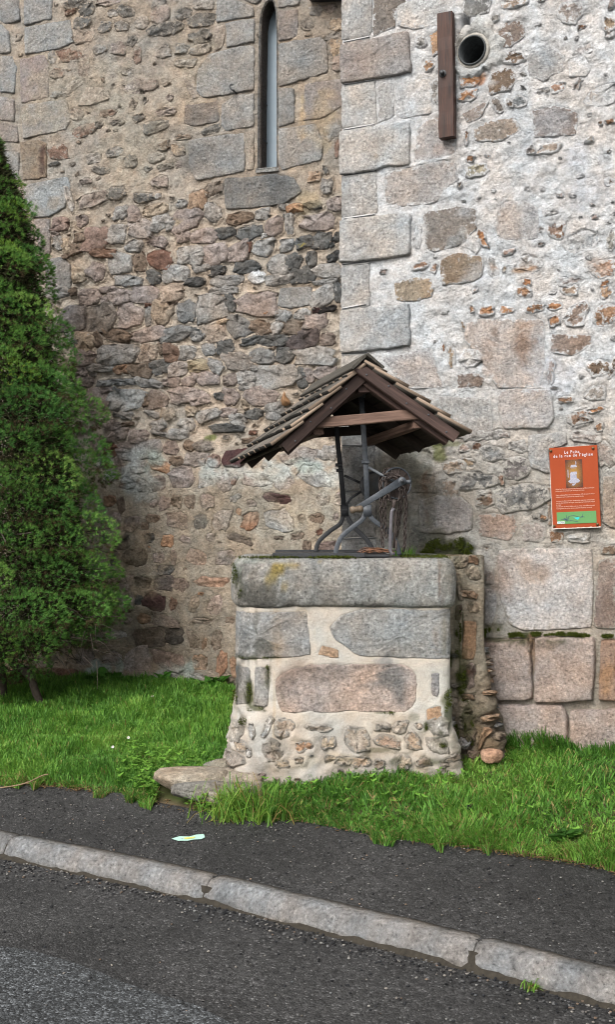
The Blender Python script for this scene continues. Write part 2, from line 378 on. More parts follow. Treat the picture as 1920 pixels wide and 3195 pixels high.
class Wall:
    def __init__(self, surf, parent, stains=(), seed=0, base=None, smear=(0.75, 0.2)):
        self.S = surf; self.base = base; self.smear = smear; self.parent = parent; self.stones = []; self.seed = seed
        self.stains = []
        for px, py, rx, ry, c, k in stains:
            s, z = surf.inv(px, py); s2, _ = surf.inv(px + 4, py); _, z2 = surf.inv(px, py + 4)
            self.stains.append((s, z, max(abs(s2 - s) / 4 * rx, 0.004), max(abs(z2 - z) / 4 * ry, 0.004), np.array(c), k))
    def colour(self, base, s, z):
        c = np.array(base, float)
        for s0, z0, rs, rz, cc, k in self.stains:
            q = ((s - s0) / rs) ** 2 + ((z - z0) / rz) ** 2
            near = q < 3.5
            if not near.any(): continue
            nz = fbm(s * 14, z * 14, 4, self.seed) * 0.9
            w_ = np.clip((1.15 - np.sqrt(q) + nz) / 0.5, 0, 1) * k * near
            c = c * (1 - w_[..., None]) + cc * w_[..., None]
        return c
    def add(self, ann, proud_ell, proud_poly, shrink=1.0):
        for kind, g, c, pr in ann:
            if callable(shrink): sk = shrink(g[1]) if kind == 'ell' else 1
            else: sk = shrink
            base = code(c) * RNG.uniform(0.9, 1.1)
            if kind == 'poly':
                P = np.array([self.S.inv(x, y) for x, y in g])
                per = np.linalg.norm(P - np.roll(P, 1, 0), axis=1).sum()
                self.stones.append(dict(P=resample(P, max(0.03, per / 44), 0.0022), c=base, pr=proud_poly if pr is None else pr, ash=True))
            else:
                s, z = self.S.inv(g[0], g[1]); s2, _ = self.S.inv(g[0] + 5, g[1]); _, z2 = self.S.inv(g[0], g[1] + 5)
                P = blob(s, z, abs(s2 - s) / 5 * g[2] * sk, abs(z2 - z) / 5 * g[3] * sk)
                self.stones.append(dict(P=P, c=base, pr=(proud_ell(g[1]) if callable(proud_ell) else proud_ell) if pr is None else pr, ash=False))
    def occupancy(self, step, s0, s1, z0, z1):
        ns, nz = int((s1 - s0) / step), int((z1 - z0) / step)
        O = np.zeros((ns, nz), bool)
        for st in self.stones:
            P = st['P']; a = np.clip(((P.min(0) - (s0, z0)) / step - 1).astype(int), 0, (ns, nz)); b = np.clip(((P.max(0) - (s0, z0)) / step + 2).astype(int), 0, (ns, nz))
            if (b <= a).any(): continue
            X, Y = np.meshgrid(s0 + (np.arange(a[0], b[0]) + .5) * step, z0 + (np.arange(a[1], b[1]) + .5) * step, indexing='ij')
            O[a[0]:b[0], a[1]:b[1]] |= inside(P, X, Y)
        return O
    def fill(self, tries, size, pal, region, proud, gap=0.006):
        """small rubble in what the annotated stones leave free; region = (s0, s1, z0, z1)"""
        s0, s1, z0, z1 = region; st = 0.008; O = self.occupancy(st, s0, s1, z0, z1)
        for i in range(tries):
            f = 1 - i / tries; ww = RNG.uniform(size[0], size[0] + (size[1] - size[0]) * (0.25 + 0.75 * f)); hh = ww * RNG.uniform(0.45, 0.85)
            s = RNG.uniform(s0 + ww / 2, s1 - ww / 2); z = RNG.uniform(z0 + hh / 2, z1 - hh / 2)
            a = int((s - ww / 2 - gap - s0) / st); b = int((s + ww / 2 + gap - s0) / st) + 1; c = int((z - hh / 2 - gap - z0) / st); d = int((z + hh / 2 + gap - z0) / st) + 1
            a = max(a, 0); c = max(c, 0)
            if O[a:b, c:d].any(): continue
            O[a:b, c:d] = True
            k = pal(s, z); 
            self.stones.append(dict(P=blob(s, z, ww, hh), c=code(k) * RNG.uniform(0.8, 1.15), pr=proud(s, z), ash=False))
    def stone_mesh(self, st):
        P = st['P']; n = len(P); c = P.mean(0); D = np.linalg.norm(P - c, axis=1); R = D.mean(); pr = st['pr']
        rings = [(0.0, -0.014), (min(0.004, R * .1), pr * 0.45), (min(0.013, R * 0.25), pr * 0.92), (R * 0.5, pr)] if not st['ash'] else \
                [(0.0, -0.012), (0.003, pr * 0.6), (0.009, pr * 0.96)] + [(i_, pr) for i_ in np.arange(0.028, R * 0.8, 0.026)]
        amp = 0.0018 if st['ash'] else 0.0045 + 0.20 * abs(pr)
        S = []; Z = []; Dd = []
        for k, (ins, d) in enumerate(rings):
            f = 1 - np.minimum(ins / D, 0.85)
            q = c + (P - c) * f[:, None]; S.append(q[:, 0]); Z.append(q[:, 1])
            Dd.append(np.full(n, d) + (RNG.normal(0, amp, n) if k else 0))
        S.append([c[0]]); Z.append([c[1]]); Dd.append([pr + RNG.normal(0, amp)])
        S = np.concatenate(S); Z = np.concatenate(Z); Dd = np.concatenate(Dd)
        tilt = RNG.normal(0, 0.05 if not st['ash'] else 0.012, 2); Dd = Dd + (S - c[0]) * tilt[0] + (Z - c[1]) * tilt[1]
        V = self.S.M(S, Z, Dd); q = []; t = []; nr = len(rings)
        for k in range(nr - 1):
            for j in range(n): j2 = (j + 1) % n; q.append((k * n + j, k * n + j2, (k + 1) * n + j2, (k + 1) * n + j))
        for j in range(n): t.append(((nr - 1) * n + j, (nr - 1) * n + (j + 1) % n, nr * n))
        # outline may run either way round: make faces look outwards
        ar = np.sum(P[:, 0] * np.roll(P[:, 1], -1) - np.roll(P[:, 0], -1) * P[:, 1])
        if ar < 0: q = [f[::-1] for f in q]; t = [f[::-1] for f in t]
        sm = st.get('sm', (0.22, 0.0) if st['ash'] else self.smear); k0 = np.concatenate([[1.0, .85, .55, .25], np.zeros(40)])[:nr]
        al = np.concatenate([np.repeat(sm[1] + (sm[0] - sm[1]) * k0, n), [sm[1]]])
        mort = self.colour(self.base(S, Z), S, Z)
        base = np.tile(st['c'], (len(S), 1)) * (1 + 0.16 * fbm(S * 9, Z * 9, 3, self.seed + 2))[:, None]
        hue = 0.07 * fbm(S * 6 + 40, Z * 6, 2, self.seed + 4)[:, None] * np.array([1, 0, -1]); base = base * (1 + hue)
        return V, q, t, np.concatenate([self.colour(base, S, Z), al[:, None]], 1), mort
    def build_stones(self, limit=300, name='stone'):
        area = [np.ptp(st['P'][:, 0]) * np.ptp(st['P'][:, 1]) * (0 if st.get('off') else 1) for st in self.stones]
        order = np.argsort(area)[::-1]; rest = []
        for r, i in enumerate(order):
            st = self.stones[i]; V, q, t, c, mt = self.stone_mesh(st)
            if r < limit: mo(name, V, None, M_ASHLAR if st['ash'] else M_STONE, self.parent, c, True, quads=q, tris=t, mort=mt)
            else: rest.append((V, q, t, c, mt))
        if rest:
            o = 0; Vs = []; qs = []; ts = []; cs = []; ms = []
            for V, q, t, c, mt in rest:
                Vs.append(V); cs.append(c); ms.append(mt); qs.append(np.array(q) + o); ts.append(np.array(t) + o); o += len(V)
            ob = mo('rubble_fill', np.concatenate(Vs), None, M_STONE, self.parent, np.concatenate(cs), True, quads=np.concatenate(qs), tris=np.concatenate(ts), mort=np.concatenate(ms))
            ob['kind'] = 'stuff'
    def bed(self, name, mat, region, step, base, height, rim=0.0, hole=None, shrink=0.006):
        """the mortar between the stones: a fine uneven sheet that dips under each stone"""
        s0, s1, z0, z1 = region; ns, nz = int((s1 - s0) / step) + 1, int((z1 - z0) / step) + 1
        s = np.linspace(s0, s1, ns); z = np.linspace(z0, z1, nz); S, Z = np.meshgrid(s, z, indexing='ij')
        D = height(S, Z); cut = np.zeros(S.shape); near = np.zeros(S.shape)
        for st in self.stones:
            P = st['P']; c = P.mean(0); r = np.linalg.norm(P - c, axis=1)
            a = np.clip(((P.min(0) - (s0, z0)) / step - 3).astype(int), 0, (ns, nz)); b = np.clip(((P.max(0) - (s0, z0)) / step + 4).astype(int), 0, (ns, nz))
            if (b <= a).any(): continue
            sl = (slice(a[0], b[0]), slice(a[1], b[1]))
            Q = c + (P - c) * (1 - np.minimum(shrink / r, 0.6))[:, None]
            Q0 = Q
            Q = c + (P - c) * (1 + 0.010 / r)[:, None]; ins = inside(Q, S[sl], Z[sl])
            if st['pr'] >= 0.011 and not st['ash']:
                D[sl] = np.where(ins & (near[sl] == 0), 0.45 * D[sl] + 0.25 * np.clip(st['pr'], -.02, .02) + rim, D[sl]); near[sl] = np.maximum(near[sl], ins)
            inq = inside(Q0, S[sl], Z[sl]); D[sl] = np.where(inq, np.minimum(D[sl], 0.4 * st['pr']) - st.get('cut', 0.016 if st['pr'] >= .011 and not st['ash'] else 0.007), D[sl])
        V = self.S.M(S.ravel(), Z.ravel(), D.ravel())
        c = self.colour(base(S.ravel(), Z.ravel()), S.ravel(), Z.ravel())
        i = np.arange(ns - 1)[:, None] * nz + np.arange(nz - 1)[None, :]
        q = np.stack([i, i + nz, i + nz + 1, i + 1], -1).reshape(-1, 4)
        if hole is not None:
            H = inside(np.array(hole), S.ravel(), Z.ravel()); q = q[~H[q].all(1)]
        return mo(name, V, None, mat, self.parent, c, True, quads=q)

# ------------------------------------------------------------------ ground heights
def ipt(xs, ys):
    xs = np.array(xs, float); ys = np.array(ys, float)
    def f(x):
        x = np.asarray(x, float)
        lo = ys[0] + (x - xs[0]) * (ys[1] - ys[0]) / (xs[1] - xs[0]); hi = ys[-1] + (x - xs[-1]) * (ys[-1] - ys[-2]) / (xs[-1] - xs[-2])
        return np.where(x < xs[0], lo, np.where(x > xs[-1], hi, np.interp(x, xs, ys)))
    return f
kerb_front = ipt([-1.508, -.964, -.435, 0, .612, 1.05], [5.656, 5.34, 5.0, 4.69, 4.262, 3.938])
def kerb_back(x): return kerb_front(x) + 0.11
edge_y = ipt([-1.73, -1.0, -.78, -.62, -.45, -.2, 0, .357, .797, 1.186, 1.29], [6.5, 6.2, 5.98, 5.88, 5.80, 5.72, 5.63, 5.38, 5.16, 4.963, 4.847])
KZ = 0.095
def pave_z(x, y):
    k = kerb_back(x); e = edge_y(x); t = np.clip((y - k) / np.maximum(e - k, 0.2), 0, 1.3)
    return KZ - 0.004 + 0.10 * t
def lawn_z(x, y):
    t = np.maximum(y - edge_y(x), 0)
    return 0.185 + 0.115 * (1 - np.exp(-t / 0.35)) + 0.022 * t + 0.05 * np.clip(np.asarray(x) - 1.0, 0, 2) + 0.012 * fbm(np.asarray(x) * 2.2, np.asarray(y) * 2.2, 3, 3)

def sheet(name, fx0, fx1, fy0, fy1, nx, ny, fz, mat, kind='structure', cols=None):
    xs = np.linspace(fx0, fx1, nx); V = []
    t = np.linspace(0, 1, ny); X = np.repeat(xs, ny); a = fy0(xs)[:, None]; b = fy1(xs)[:, None]
    Y = (a + (b - a) * t[None, :]).ravel(); Z = fz(X, Y); i = np.arange(nx - 1)[:, None] * ny + np.arange(ny - 1)[None, :]
    q = np.stack([i, i + ny, i + ny + 1, i + 1], -1).reshape(-1, 4)
    o = mo(name, np.stack([X, Y, Z], 1), None, mat, None, cols(X, Y) if cols else None, True, quads=q); o['kind'] = kind; return o
const = lambda v: (lambda x: np.full(np.shape(x), float(v)))
far = sheet('ground', -150, 150, const(-150), const(150), 31, 31, lambda x, y: np.full(x.shape, -0.06), M_ROAD)
road = sheet('road', -14, 14, const(-12), lambda x: kerb_front(x) + 0.06, 120, 90, lambda x, y: 0.004 * fbm(x * 1.5, y * 1.5, 3, 1), M_ROAD)
pave = sheet('pavement', -9, 6, lambda x: kerb_back(x) - 0.02, lambda x: edge_y(x) + 0.25, 260, 40, lambda x, y: pave_z(x, y) + 0.003 * fbm(x * 4, y * 4, 3, 2), M_PAVE)
M_SOIL = vcol('lawn_soil', 0.95, 0.1, 0.8)
def soilcol(X, Y):
    k = np.clip(fbm(X * 5, Y * 5, 3, 6) + 0.5, 0, 1)[:, None]; e = np.clip(1 - (Y - edge_y(X)) / 0.06, 0, 1)[:, None]
    c = np.array([.035, .055, .014]) * k + np.array([.05, .045, .022]) * (1 - k); return c * (1 - e) + np.array([.085, .065, .042]) * e
lawn = sheet('lawn', -9, 6, lambda x: edge_y(x) + 0.025 * fbm(x * 7, x * 0, 3, 1), const(10.5), 420, 150, lambda x, y: lawn_z(x, y) + 0.01, M_SOIL, cols=soilcol)
# the older, paler road surface in the near corner, a few millimetres proud of the strip along the kerb
pt = [(-500, 2905), (0, 2963), (78, 2976), (259, 3024), (453, 3096), (582, 3134), (705, 3195), (800, 3260), (980, 3420)]
old = [((x - CX) / F * F * EYE / (y - CY), F * EYE / (y - CY)) for x, y in pt]
old_y = ipt([p[0] for p in old[::1]][::1], [p[1] for p in old])
sheet('road_patch', -6, 2.5, const(-8), lambda x: old_y(x) + 0.03 * fbm(x * 6, x * 0 + 2, 5, 3), 200, 60, lambda x, y: 0.010 + 0.004 * fbm(x * 1.5, y * 1.5, 3, 1), M_PATCH)

# kerb stones
M_KERB = masonry('kerb_granite', 9, 0.66, 1.24, 60, 1.0, 24, 0.9)
M_SOILJOINT = plain('kerb_joint_dirt', (0.028, 0.024, 0.018), 0.95, 0, 0.4, 60, 0.6)
xs = np.linspace(-5.5, 3.2, 120)
V = []; q = []
for i, x in enumerate(xs):
    yf, yb = float(kerb_front(x)), float(kerb_back(x)); r = 0.006 * random.uniform(-1, 1)
    V += [(x, yf - 0.012 + r, 0.002), (x, yf - 0.003 + r, 0.008), (x, yf + 0.03, KZ - 0.03), (x, yb + 0.02, KZ - 0.03), (x, yb + 0.02, -0.05), (x, yf - 0.022, -0.05)]
for i in range(len(xs) - 1):
    for j in range(6): q.append((i * 6 + j, i * 6 + (j + 1) % 6, i * 6 + 6 + (j + 1) % 6, i * 6 + 6 + j))
kerb = mo('kerb', V, None, M_SOILJOINT, quads=[f[::-1] for f in q]); kerb['kind'] = 'structure'
joints = [-4.6, -3.1, -1.49, -0.455, 0.605, 1.75, 3.1]
for a, b in zip(joints[:-1], joints[1:]):
    xs = np.linspace(a + 0.003, b - 0.003, max(14, int((b - a) / 0.03))); V = []; C = []
    # section from the road up the battered, worn face to the back of the top
    prof = [(-0.001, 0.001), (0.002, 0.028), (0.014, 0.058), (0.028, 0.080), (0.046, KZ - 0.001), (0.075, KZ + 0.003), (0.11, KZ + 0.002), (0.11, -0.02)]
    for i, x in enumerate(xs):
        e = min(i, len(xs) - 1 - i); cut = 0.006 if e == 0 else 0.0
        for k, (dy, z) in enumerate(prof):
            nz = 0.005 * float(fbm(x * 9, k * 0.5, 3, 2)) + 0.002 * random.uniform(-1, 1) if 1 < k < 7 else 0.002 * random.uniform(-1, 1)
            V.append((x + dy * .6, float(kerb_front(x)) + dy * .85 + (cut if k < 6 else 0) - nz * 0.7, z + nz * 0.7 - (0.006 if e == 0 and 1 < k < 7 else 0)))
            sh = 0.5 + 0.5 * float(fbm(x * 5, k * .9, 3, 4)); top = {5: .35, 6: .9, 7: 1, 0: .5}.get(k, 0)
            C.append(np.array((.27, .272, .272)) * (0.85 + 0.3 * sh) * (1 - top) + np.array((.12, .105, .082)) * top)
    n = len(prof); q = [(i * n + j, i * n + n + j, i * n + n + j + 1, i * n + j + 1) for i in range(len(xs) - 1) for j in range(n - 1)]
    o1 = len(V) - n; V = np.array(V)
    tr = [(0, j, j + 1) for j in range(1, n - 1)] + [(o1, o1 + j + 1, o1 + j) for j in range(1, n - 1)]
    mo('kerb_stone', V, None, M_KERB, kerb, np.array(C), True, quads=q, tris=tr)

# ------------------------------------------------------------------ the church wall at the back (left)
K = 0.36388
church = thing('church_wall', (-1.2, 8.83, 0.33), 'church wall of brown rubble stone with a narrow arched slit window', 'wall')
SL = Surf([(-4.2, 8.4 + .36 * 4.2), (0.95, 8.4 - .36 * 0.95)])
GW = (.50, .51, .49); GG = (.36, .41, .37); BUFF = (.27, .205, .145)
stainsL = [(430, 1475, 45, 75, GW, .9), (330, 1445, 22, 25, GW, .9), (450, 1530, 60, 50, (.34, .35, .33), .8), (480, 1445, 35, 40, GG, .8), (345, 1485, 22, 20, GW, .8),
           (655, 1480, 28, 40, (.42, .47, .47), .8), (720, 1480, 60, 18, GW, .7), (880, 1470, 60, 38, (.44, .49, .49), .85), (980, 1455, 70, 30, GW, .9), (965, 1460, 60, 22, GG, .7),
           (840, 1500, 70, 30, (.48, .48, .44), .8), (1040, 1500, 40, 60, (.49, .50, .47), .9), (1030, 1560, 45, 45, (.46, .44, .38), .7), (930, 1620, 60, 40, (.45, .39, .30), .5),
           (330, 2085, 55, 22, GG, .9), (290, 2100, 25, 18, GG, .8), (540, 2105, 90, 26, (.36, .37, .34), .9), (590, 2085, 25, 30, GG, .6),
           (600, 500, 60, 40, (.10, .10, .10), .5), (860, 570, 40, 70, (.12, .12, .12), .55), (730, 600, 60, 20, (.16, .16, .16), .5), (135, 500, 9, 55, (.07, .035, .03), .85),
           (170, 640, 18, 25, (.34, .24, .14), .35), (75, 370, 16, 40, (.36, .26, .15), .35), (650, 1730, 140, 60, (.24, .20, .155), .5), (690, 1600, 170, 90, (.26, .225, .175), .5),
           (560, 700, 14, 8, (.4, .3, .05), .5), (946, 770, 6, 5, (.42, .34, .03), .9), (960, 640, 40, 40, (.42, .35, .22), .5), (1010, 380, 40, 110, (.45, .35, .22), .5), (945, 370, 14, 60, (.46, .34, .2), .6),
           (560, 1300, 60, 40, (.27, .27, .25), .4), (655, 1370, 16, 8, (.12, .16, .03), .8), (300, 1930, 55, 60, (.31, .225, .14), .6), (430, 1760, 70, 120, (.36, .29, .21), .5),
           (520, 1990, 90, 90, (.13, .105, .08), .35), (440, 1960, 60, 70, (.12, .095, .07), .35), (640, 1960, 60, 120, (.21, .175, .135), .5), (60, 470, 60, 160, (.30, .27, .23), .3),
           (250, 300, 180, 110, (.345, .31, .25), .6), (430, 480, 130, 90, (.30, .285, .24), .5), (620, 180, 70, 100, (.33, .28, .21), .4)]
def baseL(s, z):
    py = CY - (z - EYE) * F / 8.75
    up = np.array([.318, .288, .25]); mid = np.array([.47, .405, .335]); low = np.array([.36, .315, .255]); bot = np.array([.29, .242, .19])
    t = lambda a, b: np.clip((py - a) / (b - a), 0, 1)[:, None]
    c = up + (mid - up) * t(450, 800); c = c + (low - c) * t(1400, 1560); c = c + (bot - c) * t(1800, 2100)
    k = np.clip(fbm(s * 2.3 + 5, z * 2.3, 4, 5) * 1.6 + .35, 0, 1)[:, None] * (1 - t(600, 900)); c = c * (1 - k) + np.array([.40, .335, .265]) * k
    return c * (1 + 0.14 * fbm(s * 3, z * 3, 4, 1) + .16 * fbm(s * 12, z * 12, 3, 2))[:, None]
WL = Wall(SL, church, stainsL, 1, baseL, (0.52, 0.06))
ASHL = parse('''@0 0 .36388
[205,10 450,0 445,180 215,245] g
[210,255 600,185 640,380 510,440 215,490] gl
[175,530 380,485 425,560 425,860 180,905] p
[180,920 570,865 610,1060 570,1130 200,1215] g
[0,0 165,0 175,200 60,230 0,200] g;[0,215 80,290 95,470 0,480] g;[0,495 110,500 150,600 130,820 0,810] g;[0,840 120,860 130,1060 0,1050] gp;[0,1075 150,1090 165,1237 0,1237] gp
@540 0 .36388
[375,20 490,0 690,70 700,160 520,190 370,215] g
[450,220 600,185 700,180 700,380 460,430] g
[210,620 310,480 540,420 700,410 700,790 250,865 200,800] g
[420,910 550,830 700,820 700,1100 460,1150 410,1090] g
[100,920 390,880 400,1060 190,1100 90,1080] gb .004
[590,10 700,-40 775,-30 765,20 728,60 690,60] gd
[900,-30 1100,-20 1085,60 900,95] g
[905,110 1075,100 1075,330 905,380] gp
[905,390 1110,360 1270,325 1330,400 1330,640 950,755 905,765] g
[905,770 1040,770 1050,1070 905,1115] g
[1130,740 1450,690 1470,920 1290,1030 1110,1060] gp
[905,1120 1230,1080 1290,1237 1280,1390 930,1480 905,1430] g
@540 450 .36388
[130,-10 300,-50 610,-85 622,250 430,290 200,335 140,200] g
[630,-85 698,-98 698,235 630,250] gt
[440,310 720,290 870,270 1040,300 1110,420 980,520 760,560 450,580 435,440] gd
@0 450 .36388
[175,0 330,-20 400,0 405,300 330,320 200,330] tb
[195,420 240,360 590,290 610,400 560,560 430,640 280,650] gl
[290,665 430,650 440,800 430,960 340,980] gp
[385,1000 540,975 600,1050 615,1230 590,1300 470,1335 400,1290] g
[15,70 165,80 165,330 110,280 60,200] g
@540 900 .36388
[920,10 1190,0 1200,160 1000,190 890,170] g
@0 2080 1
[-160,12 60,6 248,12 242,62 -160,66] rb .03;[-300,14 -170,10 -170,66 -300,66] rb .03''')
WL.add(ASHL, 0.01, 0.012)
RUB = parse('''@0 0 .36388
600 490 180 90 r;650 50 180 70 d;740 100 120 110 d;610 120 100 45 r;930 30 170 70 p;985 130 110 60 g;1090 120 130 90 d;1370 140 150 140 p;1390 270 210 110 kd;1360 50 110 80 g;700 210 140 100 d;720 330 150 110 pt;900 250 100 90 gd;1040 240 110 80 gd;1215 210 100 90 g;855 440 120 80 g;1010 430 130 90 p;1180 490 60 120 rp;1400 460 110 100 g;490 650 110 80 r;720 600 90 170 p;620 760 180 80 g;880 700 30 45 r;830 830 220 130 p;1200 760 260 120 p;930 990 130 60 r;1140 910 60 90 b;720 1140 190 90 r;850 1090 70 60 d;1000 1075 110 50 d;1190 1030 100 60 d;1340 1100 210 90 d;1420 980 150 60 p;660 1000 110 90 gp;1460 850 60 60 p;1090 640 80 50 g;1130 370 80 90 d;1250 880 50 60 d;520 820 150 60 g;445 510 70 130 g
@540 0 .36388
240 330 170 110 d;240 440 160 80 g;110 560 160 70 g;250 190 210 100 d;90 140 120 90 d;260 50 160 90 g;400 330 90 180 pt;30 250 90 100 d;80 430 100 80 g;1230 110 110 80 g;1350 90 110 70 p;1150 230 100 100 bd;1370 330 130 50 g;1390 430 90 130 t;1410 230 120 100 t;1370 1140 130 140 g;330 1130 140 70 d;160 760 80 180 pt;90 1190 120 50 b;1420 560 120 120 p
@0 450 .36388
500 90 140 110 r;460 185 90 40 d;600 490 50 190 wg;800 500 210 110 p;800 140 120 80 g;990 85 140 80 g;860 240 150 60 d;1120 170 110 100 d;740 340 90 50 p;1000 440 140 100 d;1240 480 160 80 d;1340 130 120 80 g;1390 30 120 70 b;1270 230 70 50 d;1420 210 120 50 d;1380 340 140 100 p;1360 465 50 50 w;1330 580 190 90 t;1150 620 120 120 p;1035 610 110 100 g;710 680 90 100 p;520 700 130 110 rp;480 790 70 50 p;690 820 90 80 b;830 830 200 190 rp;1000 790 140 150 g;1210 740 200 150 gp;1380 690 120 120 g;1350 855 150 80 p;1150 895 140 100 g;570 890 80 120 t;650 915 110 90 b;890 950 180 70 rb;1200 1030 110 150 b;1370 1010 180 150 r;830 1110 140 150 p;1030 1040 190 150 g;680 1140 110 120 t;1100 1190 230 90 g;1330 1160 120 110 d;500 860 90 100 g;1450 1130 90 140 g;580 975 70 40 b;1460 700 80 120 g
@540 450 .36388
50 70 110 80 t;50 190 60 60 p;215 490 150 140 to;360 400 130 90 b;80 530 80 70 g;140 660 210 170 p;350 600 130 150 g;575 655 210 90 b;770 620 120 90 g;270 810 190 110 p;450 780 160 90 d;660 775 190 110 d;870 730 130 140 p;1000 700 80 150 g;1240 690 240 130 p;1050 565 130 70 o;1200 545 150 70 d;1390 530 120 110 p;1210 290 110 80 to;1310 240 50 70 d;1320 380 90 110 g;1420 50 70 140 r;940 555 70 50 g;780 910 150 140 g;660 900 40 80 r;565 940 160 150 p;370 960 200 150 p;160 970 200 150 g;980 880 110 90 g;1130 860 130 100 d;1280 850 140 130 d;1390 980 120 70 kd;1190 1000 90 130 d;1040 1020 140 130 d;900 1050 160 160 g;640 1070 200 100 d;390 1100 130 100 kd;250 1080 130 70 g;60 1120 130 130 g;200 1200 150 80 kd;480 1190 240 90 g;720 1160 130 100 w;910 1180 210 90 g;1110 1140 180 130 d;1320 1100 220 110 g;90 810 120 100 p;790 800 60 40 w;1420 810 80 80 d;1370 880 40 50 d;980 630 60 40 g;1310 1200 200 50 g
@100 900 .36388
220 50 190 110 g;350 45 70 70 b;500 90 160 120 p;630 120 80 70 p;660 30 140 60 p;770 85 180 130 p;975 70 200 130 p;1200 60 190 140 pt;330 290 230 190 dp;585 270 230 200 gb;855 250 200 170 p;1000 260 50 150 g;1130 210 170 180 bt;1330 210 150 180 gd;1450 220 80 160 g;720 415 220 100 b;1000 415 250 110 p;1230 410 230 120 gd;1420 410 100 100 d;450 470 160 140 t;560 460 70 120 b;340 450 70 120 g;740 580 310 150 g;1000 565 150 130 pt;1200 575 130 140 br;1335 570 120 110 g;460 610 150 120 p;590 700 220 70 g;770 710 120 80 bo;930 715 190 110 b;1100 690 150 110 d;1255 705 170 120 gp;1410 690 110 90 ty;460 820 160 90 p;630 830 130 60 g;790 820 180 50 g;1010 830 230 70 g;1190 820 130 80 p;1360 810 130 90 p;550 960 200 150 p;820 970 300 160 l;985 985 50 100 b;1080 970 150 150 pb;1300 930 220 130 p;1420 960 120 110 p;570 1100 170 90 p;780 1100 140 60 g;1030 1090 120 50 g;1170 1090 110 100 t;1090 1190 120 90 g;1330 1180 130 100 g;820 1180 100 40 b;700 1190 140 80 p;420 740 90 70 p;440 890 80 40 b;530 750 50 50 g;1000 160 50 30 r;1215 145 80 30 b;640 890 90 50 p;1370 1070 90 80 t;1110 530 50 100 b
@540 900 .36388
440 30 200 70 g;340 190 240 200 g;495 145 80 140 d;730 150 310 180 p;1300 80 200 140 g;1420 50 70 150 d;1230 205 60 50 m;1330 195 130 50 k;1230 300 180 140 p;1110 240 120 80 g;940 250 120 90 g;430 300 110 40 t;570 345 170 160 gd;740 350 150 110 b;880 360 110 100 g;1030 350 150 120 b;360 395 170 140 pt;220 420 100 100 g;670 470 140 70 d;870 465 230 90 d;1120 455 250 130 md;1330 450 110 110 bp;450 525 140 120 d;310 540 110 110 g;560 640 220 140 gb;770 600 190 120 gd;970 590 160 130 d;1220 590 290 140 g;370 685 130 110 g;215 670 140 90 yt;900 770 320 170 g;1110 790 90 160 d;1310 740 170 120 p;630 780 140 110 g;490 800 110 100 pb;300 790 200 110 p;770 940 240 150 p;640 860 120 60 g;500 940 130 130 p;400 940 80 60 d;250 950 120 110 p;480 1080 120 80 p;700 1090 140 80 d;880 1070 150 140 g;310 1100 200 90 g;560 1140 130 100 g;470 1210 250 70 d;620 1010 50 100 t;700 700 70 60 g;810 235 50 40 o;1170 760 90 110 p;860 530 50 30 b
@200 1350 .36388
450 40 200 90 p;640 50 150 110 p;820 20 130 40 g;980 30 160 80 g;395 170 120 130 r;550 175 180 150 p;730 160 180 140 gp;920 150 120 100 p;1080 130 90 90 b;1190 130 130 80 gb;310 150 110 130 p;380 280 110 90 p;650 300 130 120 p;830 305 170 90 o;960 255 130 90 b;1130 240 170 110 gp;1280 255 120 100 pr;1010 400 200 170 p;470 300 80 150 bp;410 400 100 90 p;540 450 120 90 b;670 470 90 100 b;800 450 130 110 bp;1215 430 110 90 gl;1370 445 110 130 p;390 600 110 90 ob;490 640 60 120 b;770 620 60 70 p;860 620 90 100 p;965 600 80 100 b;1075 605 90 100 rb;1230 600 110 120 p;420 790 110 150 p;570 800 120 110 pb;755 750 100 70 b;695 810 60 60 b;970 770 160 130 pb;1170 780 100 120 d;1350 770 130 150 pg;490 960 130 100 k;600 1080 190 140 k;730 920 80 80 d;885 945 90 90 o;1040 930 90 60 p;1260 910 80 70 p;810 1090 80 80 p;940 1090 50 110 pb;1130 1080 150 120 op;1380 1090 130 120 p;870 1190 130 80 d;730 995 25 25 o;1450 580 60 60 g;350 930 70 70 d;430 1090 60 120 d
@540 1350 .36388
[410,260 450,170 640,140 660,240 570,320 430,300] m;720 420 210 100 p;955 430 150 140 pg;1215 390 250 150 gl;885 575 200 80 m;1290 580 90 100 r;910 760 220 170 g;1240 745 120 80 b;1100 750 60 70 b;665 770 130 140 or;565 690 50 60 o;580 920 190 60 bd;530 420 40 80 r;560 560 60 50 g;670 620 80 60 p;1070 900 110 60 b;910 915 80 30 b;1260 865 55 45 r;1150 985 70 80 b;1320 990 140 80 mp;1400 730 40 70 p;1080 215 260 120 gp;1330 190 150 120 g;665 80 120 50 b;690 15 70 40 r;1430 580 90 100 p
@230 1750 .36388
770 200 140 120 kp;905 215 130 100 pb;590 190 120 80 k;790 95 110 70 d;1180 190 250 80 po;690 365 160 150 m;555 345 60 80 d;855 385 60 90 rb;1030 380 80 130 tb;1210 400 110 150 p;605 510 90 80 ob;790 530 230 90 pb;660 660 230 140 kb;865 655 140 130 k;310 650 240 80 pw;1030 690 90 140 b;1225 690 90 150 b;1120 720 40 90 ob;1110 525 140 50 b;1340 520 80 60 b;320 850 150 100 p;545 860 210 170 p;820 870 260 140 rbp;1085 880 110 120 ob;1270 885 90 180 ro;1370 930 50 160 bo;290 1020 150 90 rb;90 1010 90 60 b;410 1030 70 70 b;650 1050 180 90 rb;870 1030 140 90 bp;1110 1040 300 70 bp;1320 1065 110 90 b;450 200 90 130 p;1090 295 50 30 o;100 830 130 130 p;470 520 60 60 p;450 380 100 120 p''')
def proudL(py): return 0.007 if py < 560 else (0.021 if py < 1400 else (0.008 if py < 1500 else 0.005))
WL.add(RUB, proudL, 0.012, lambda y: 1.22 if y < 560 else (1.24 if y < 1420 else 1.20))
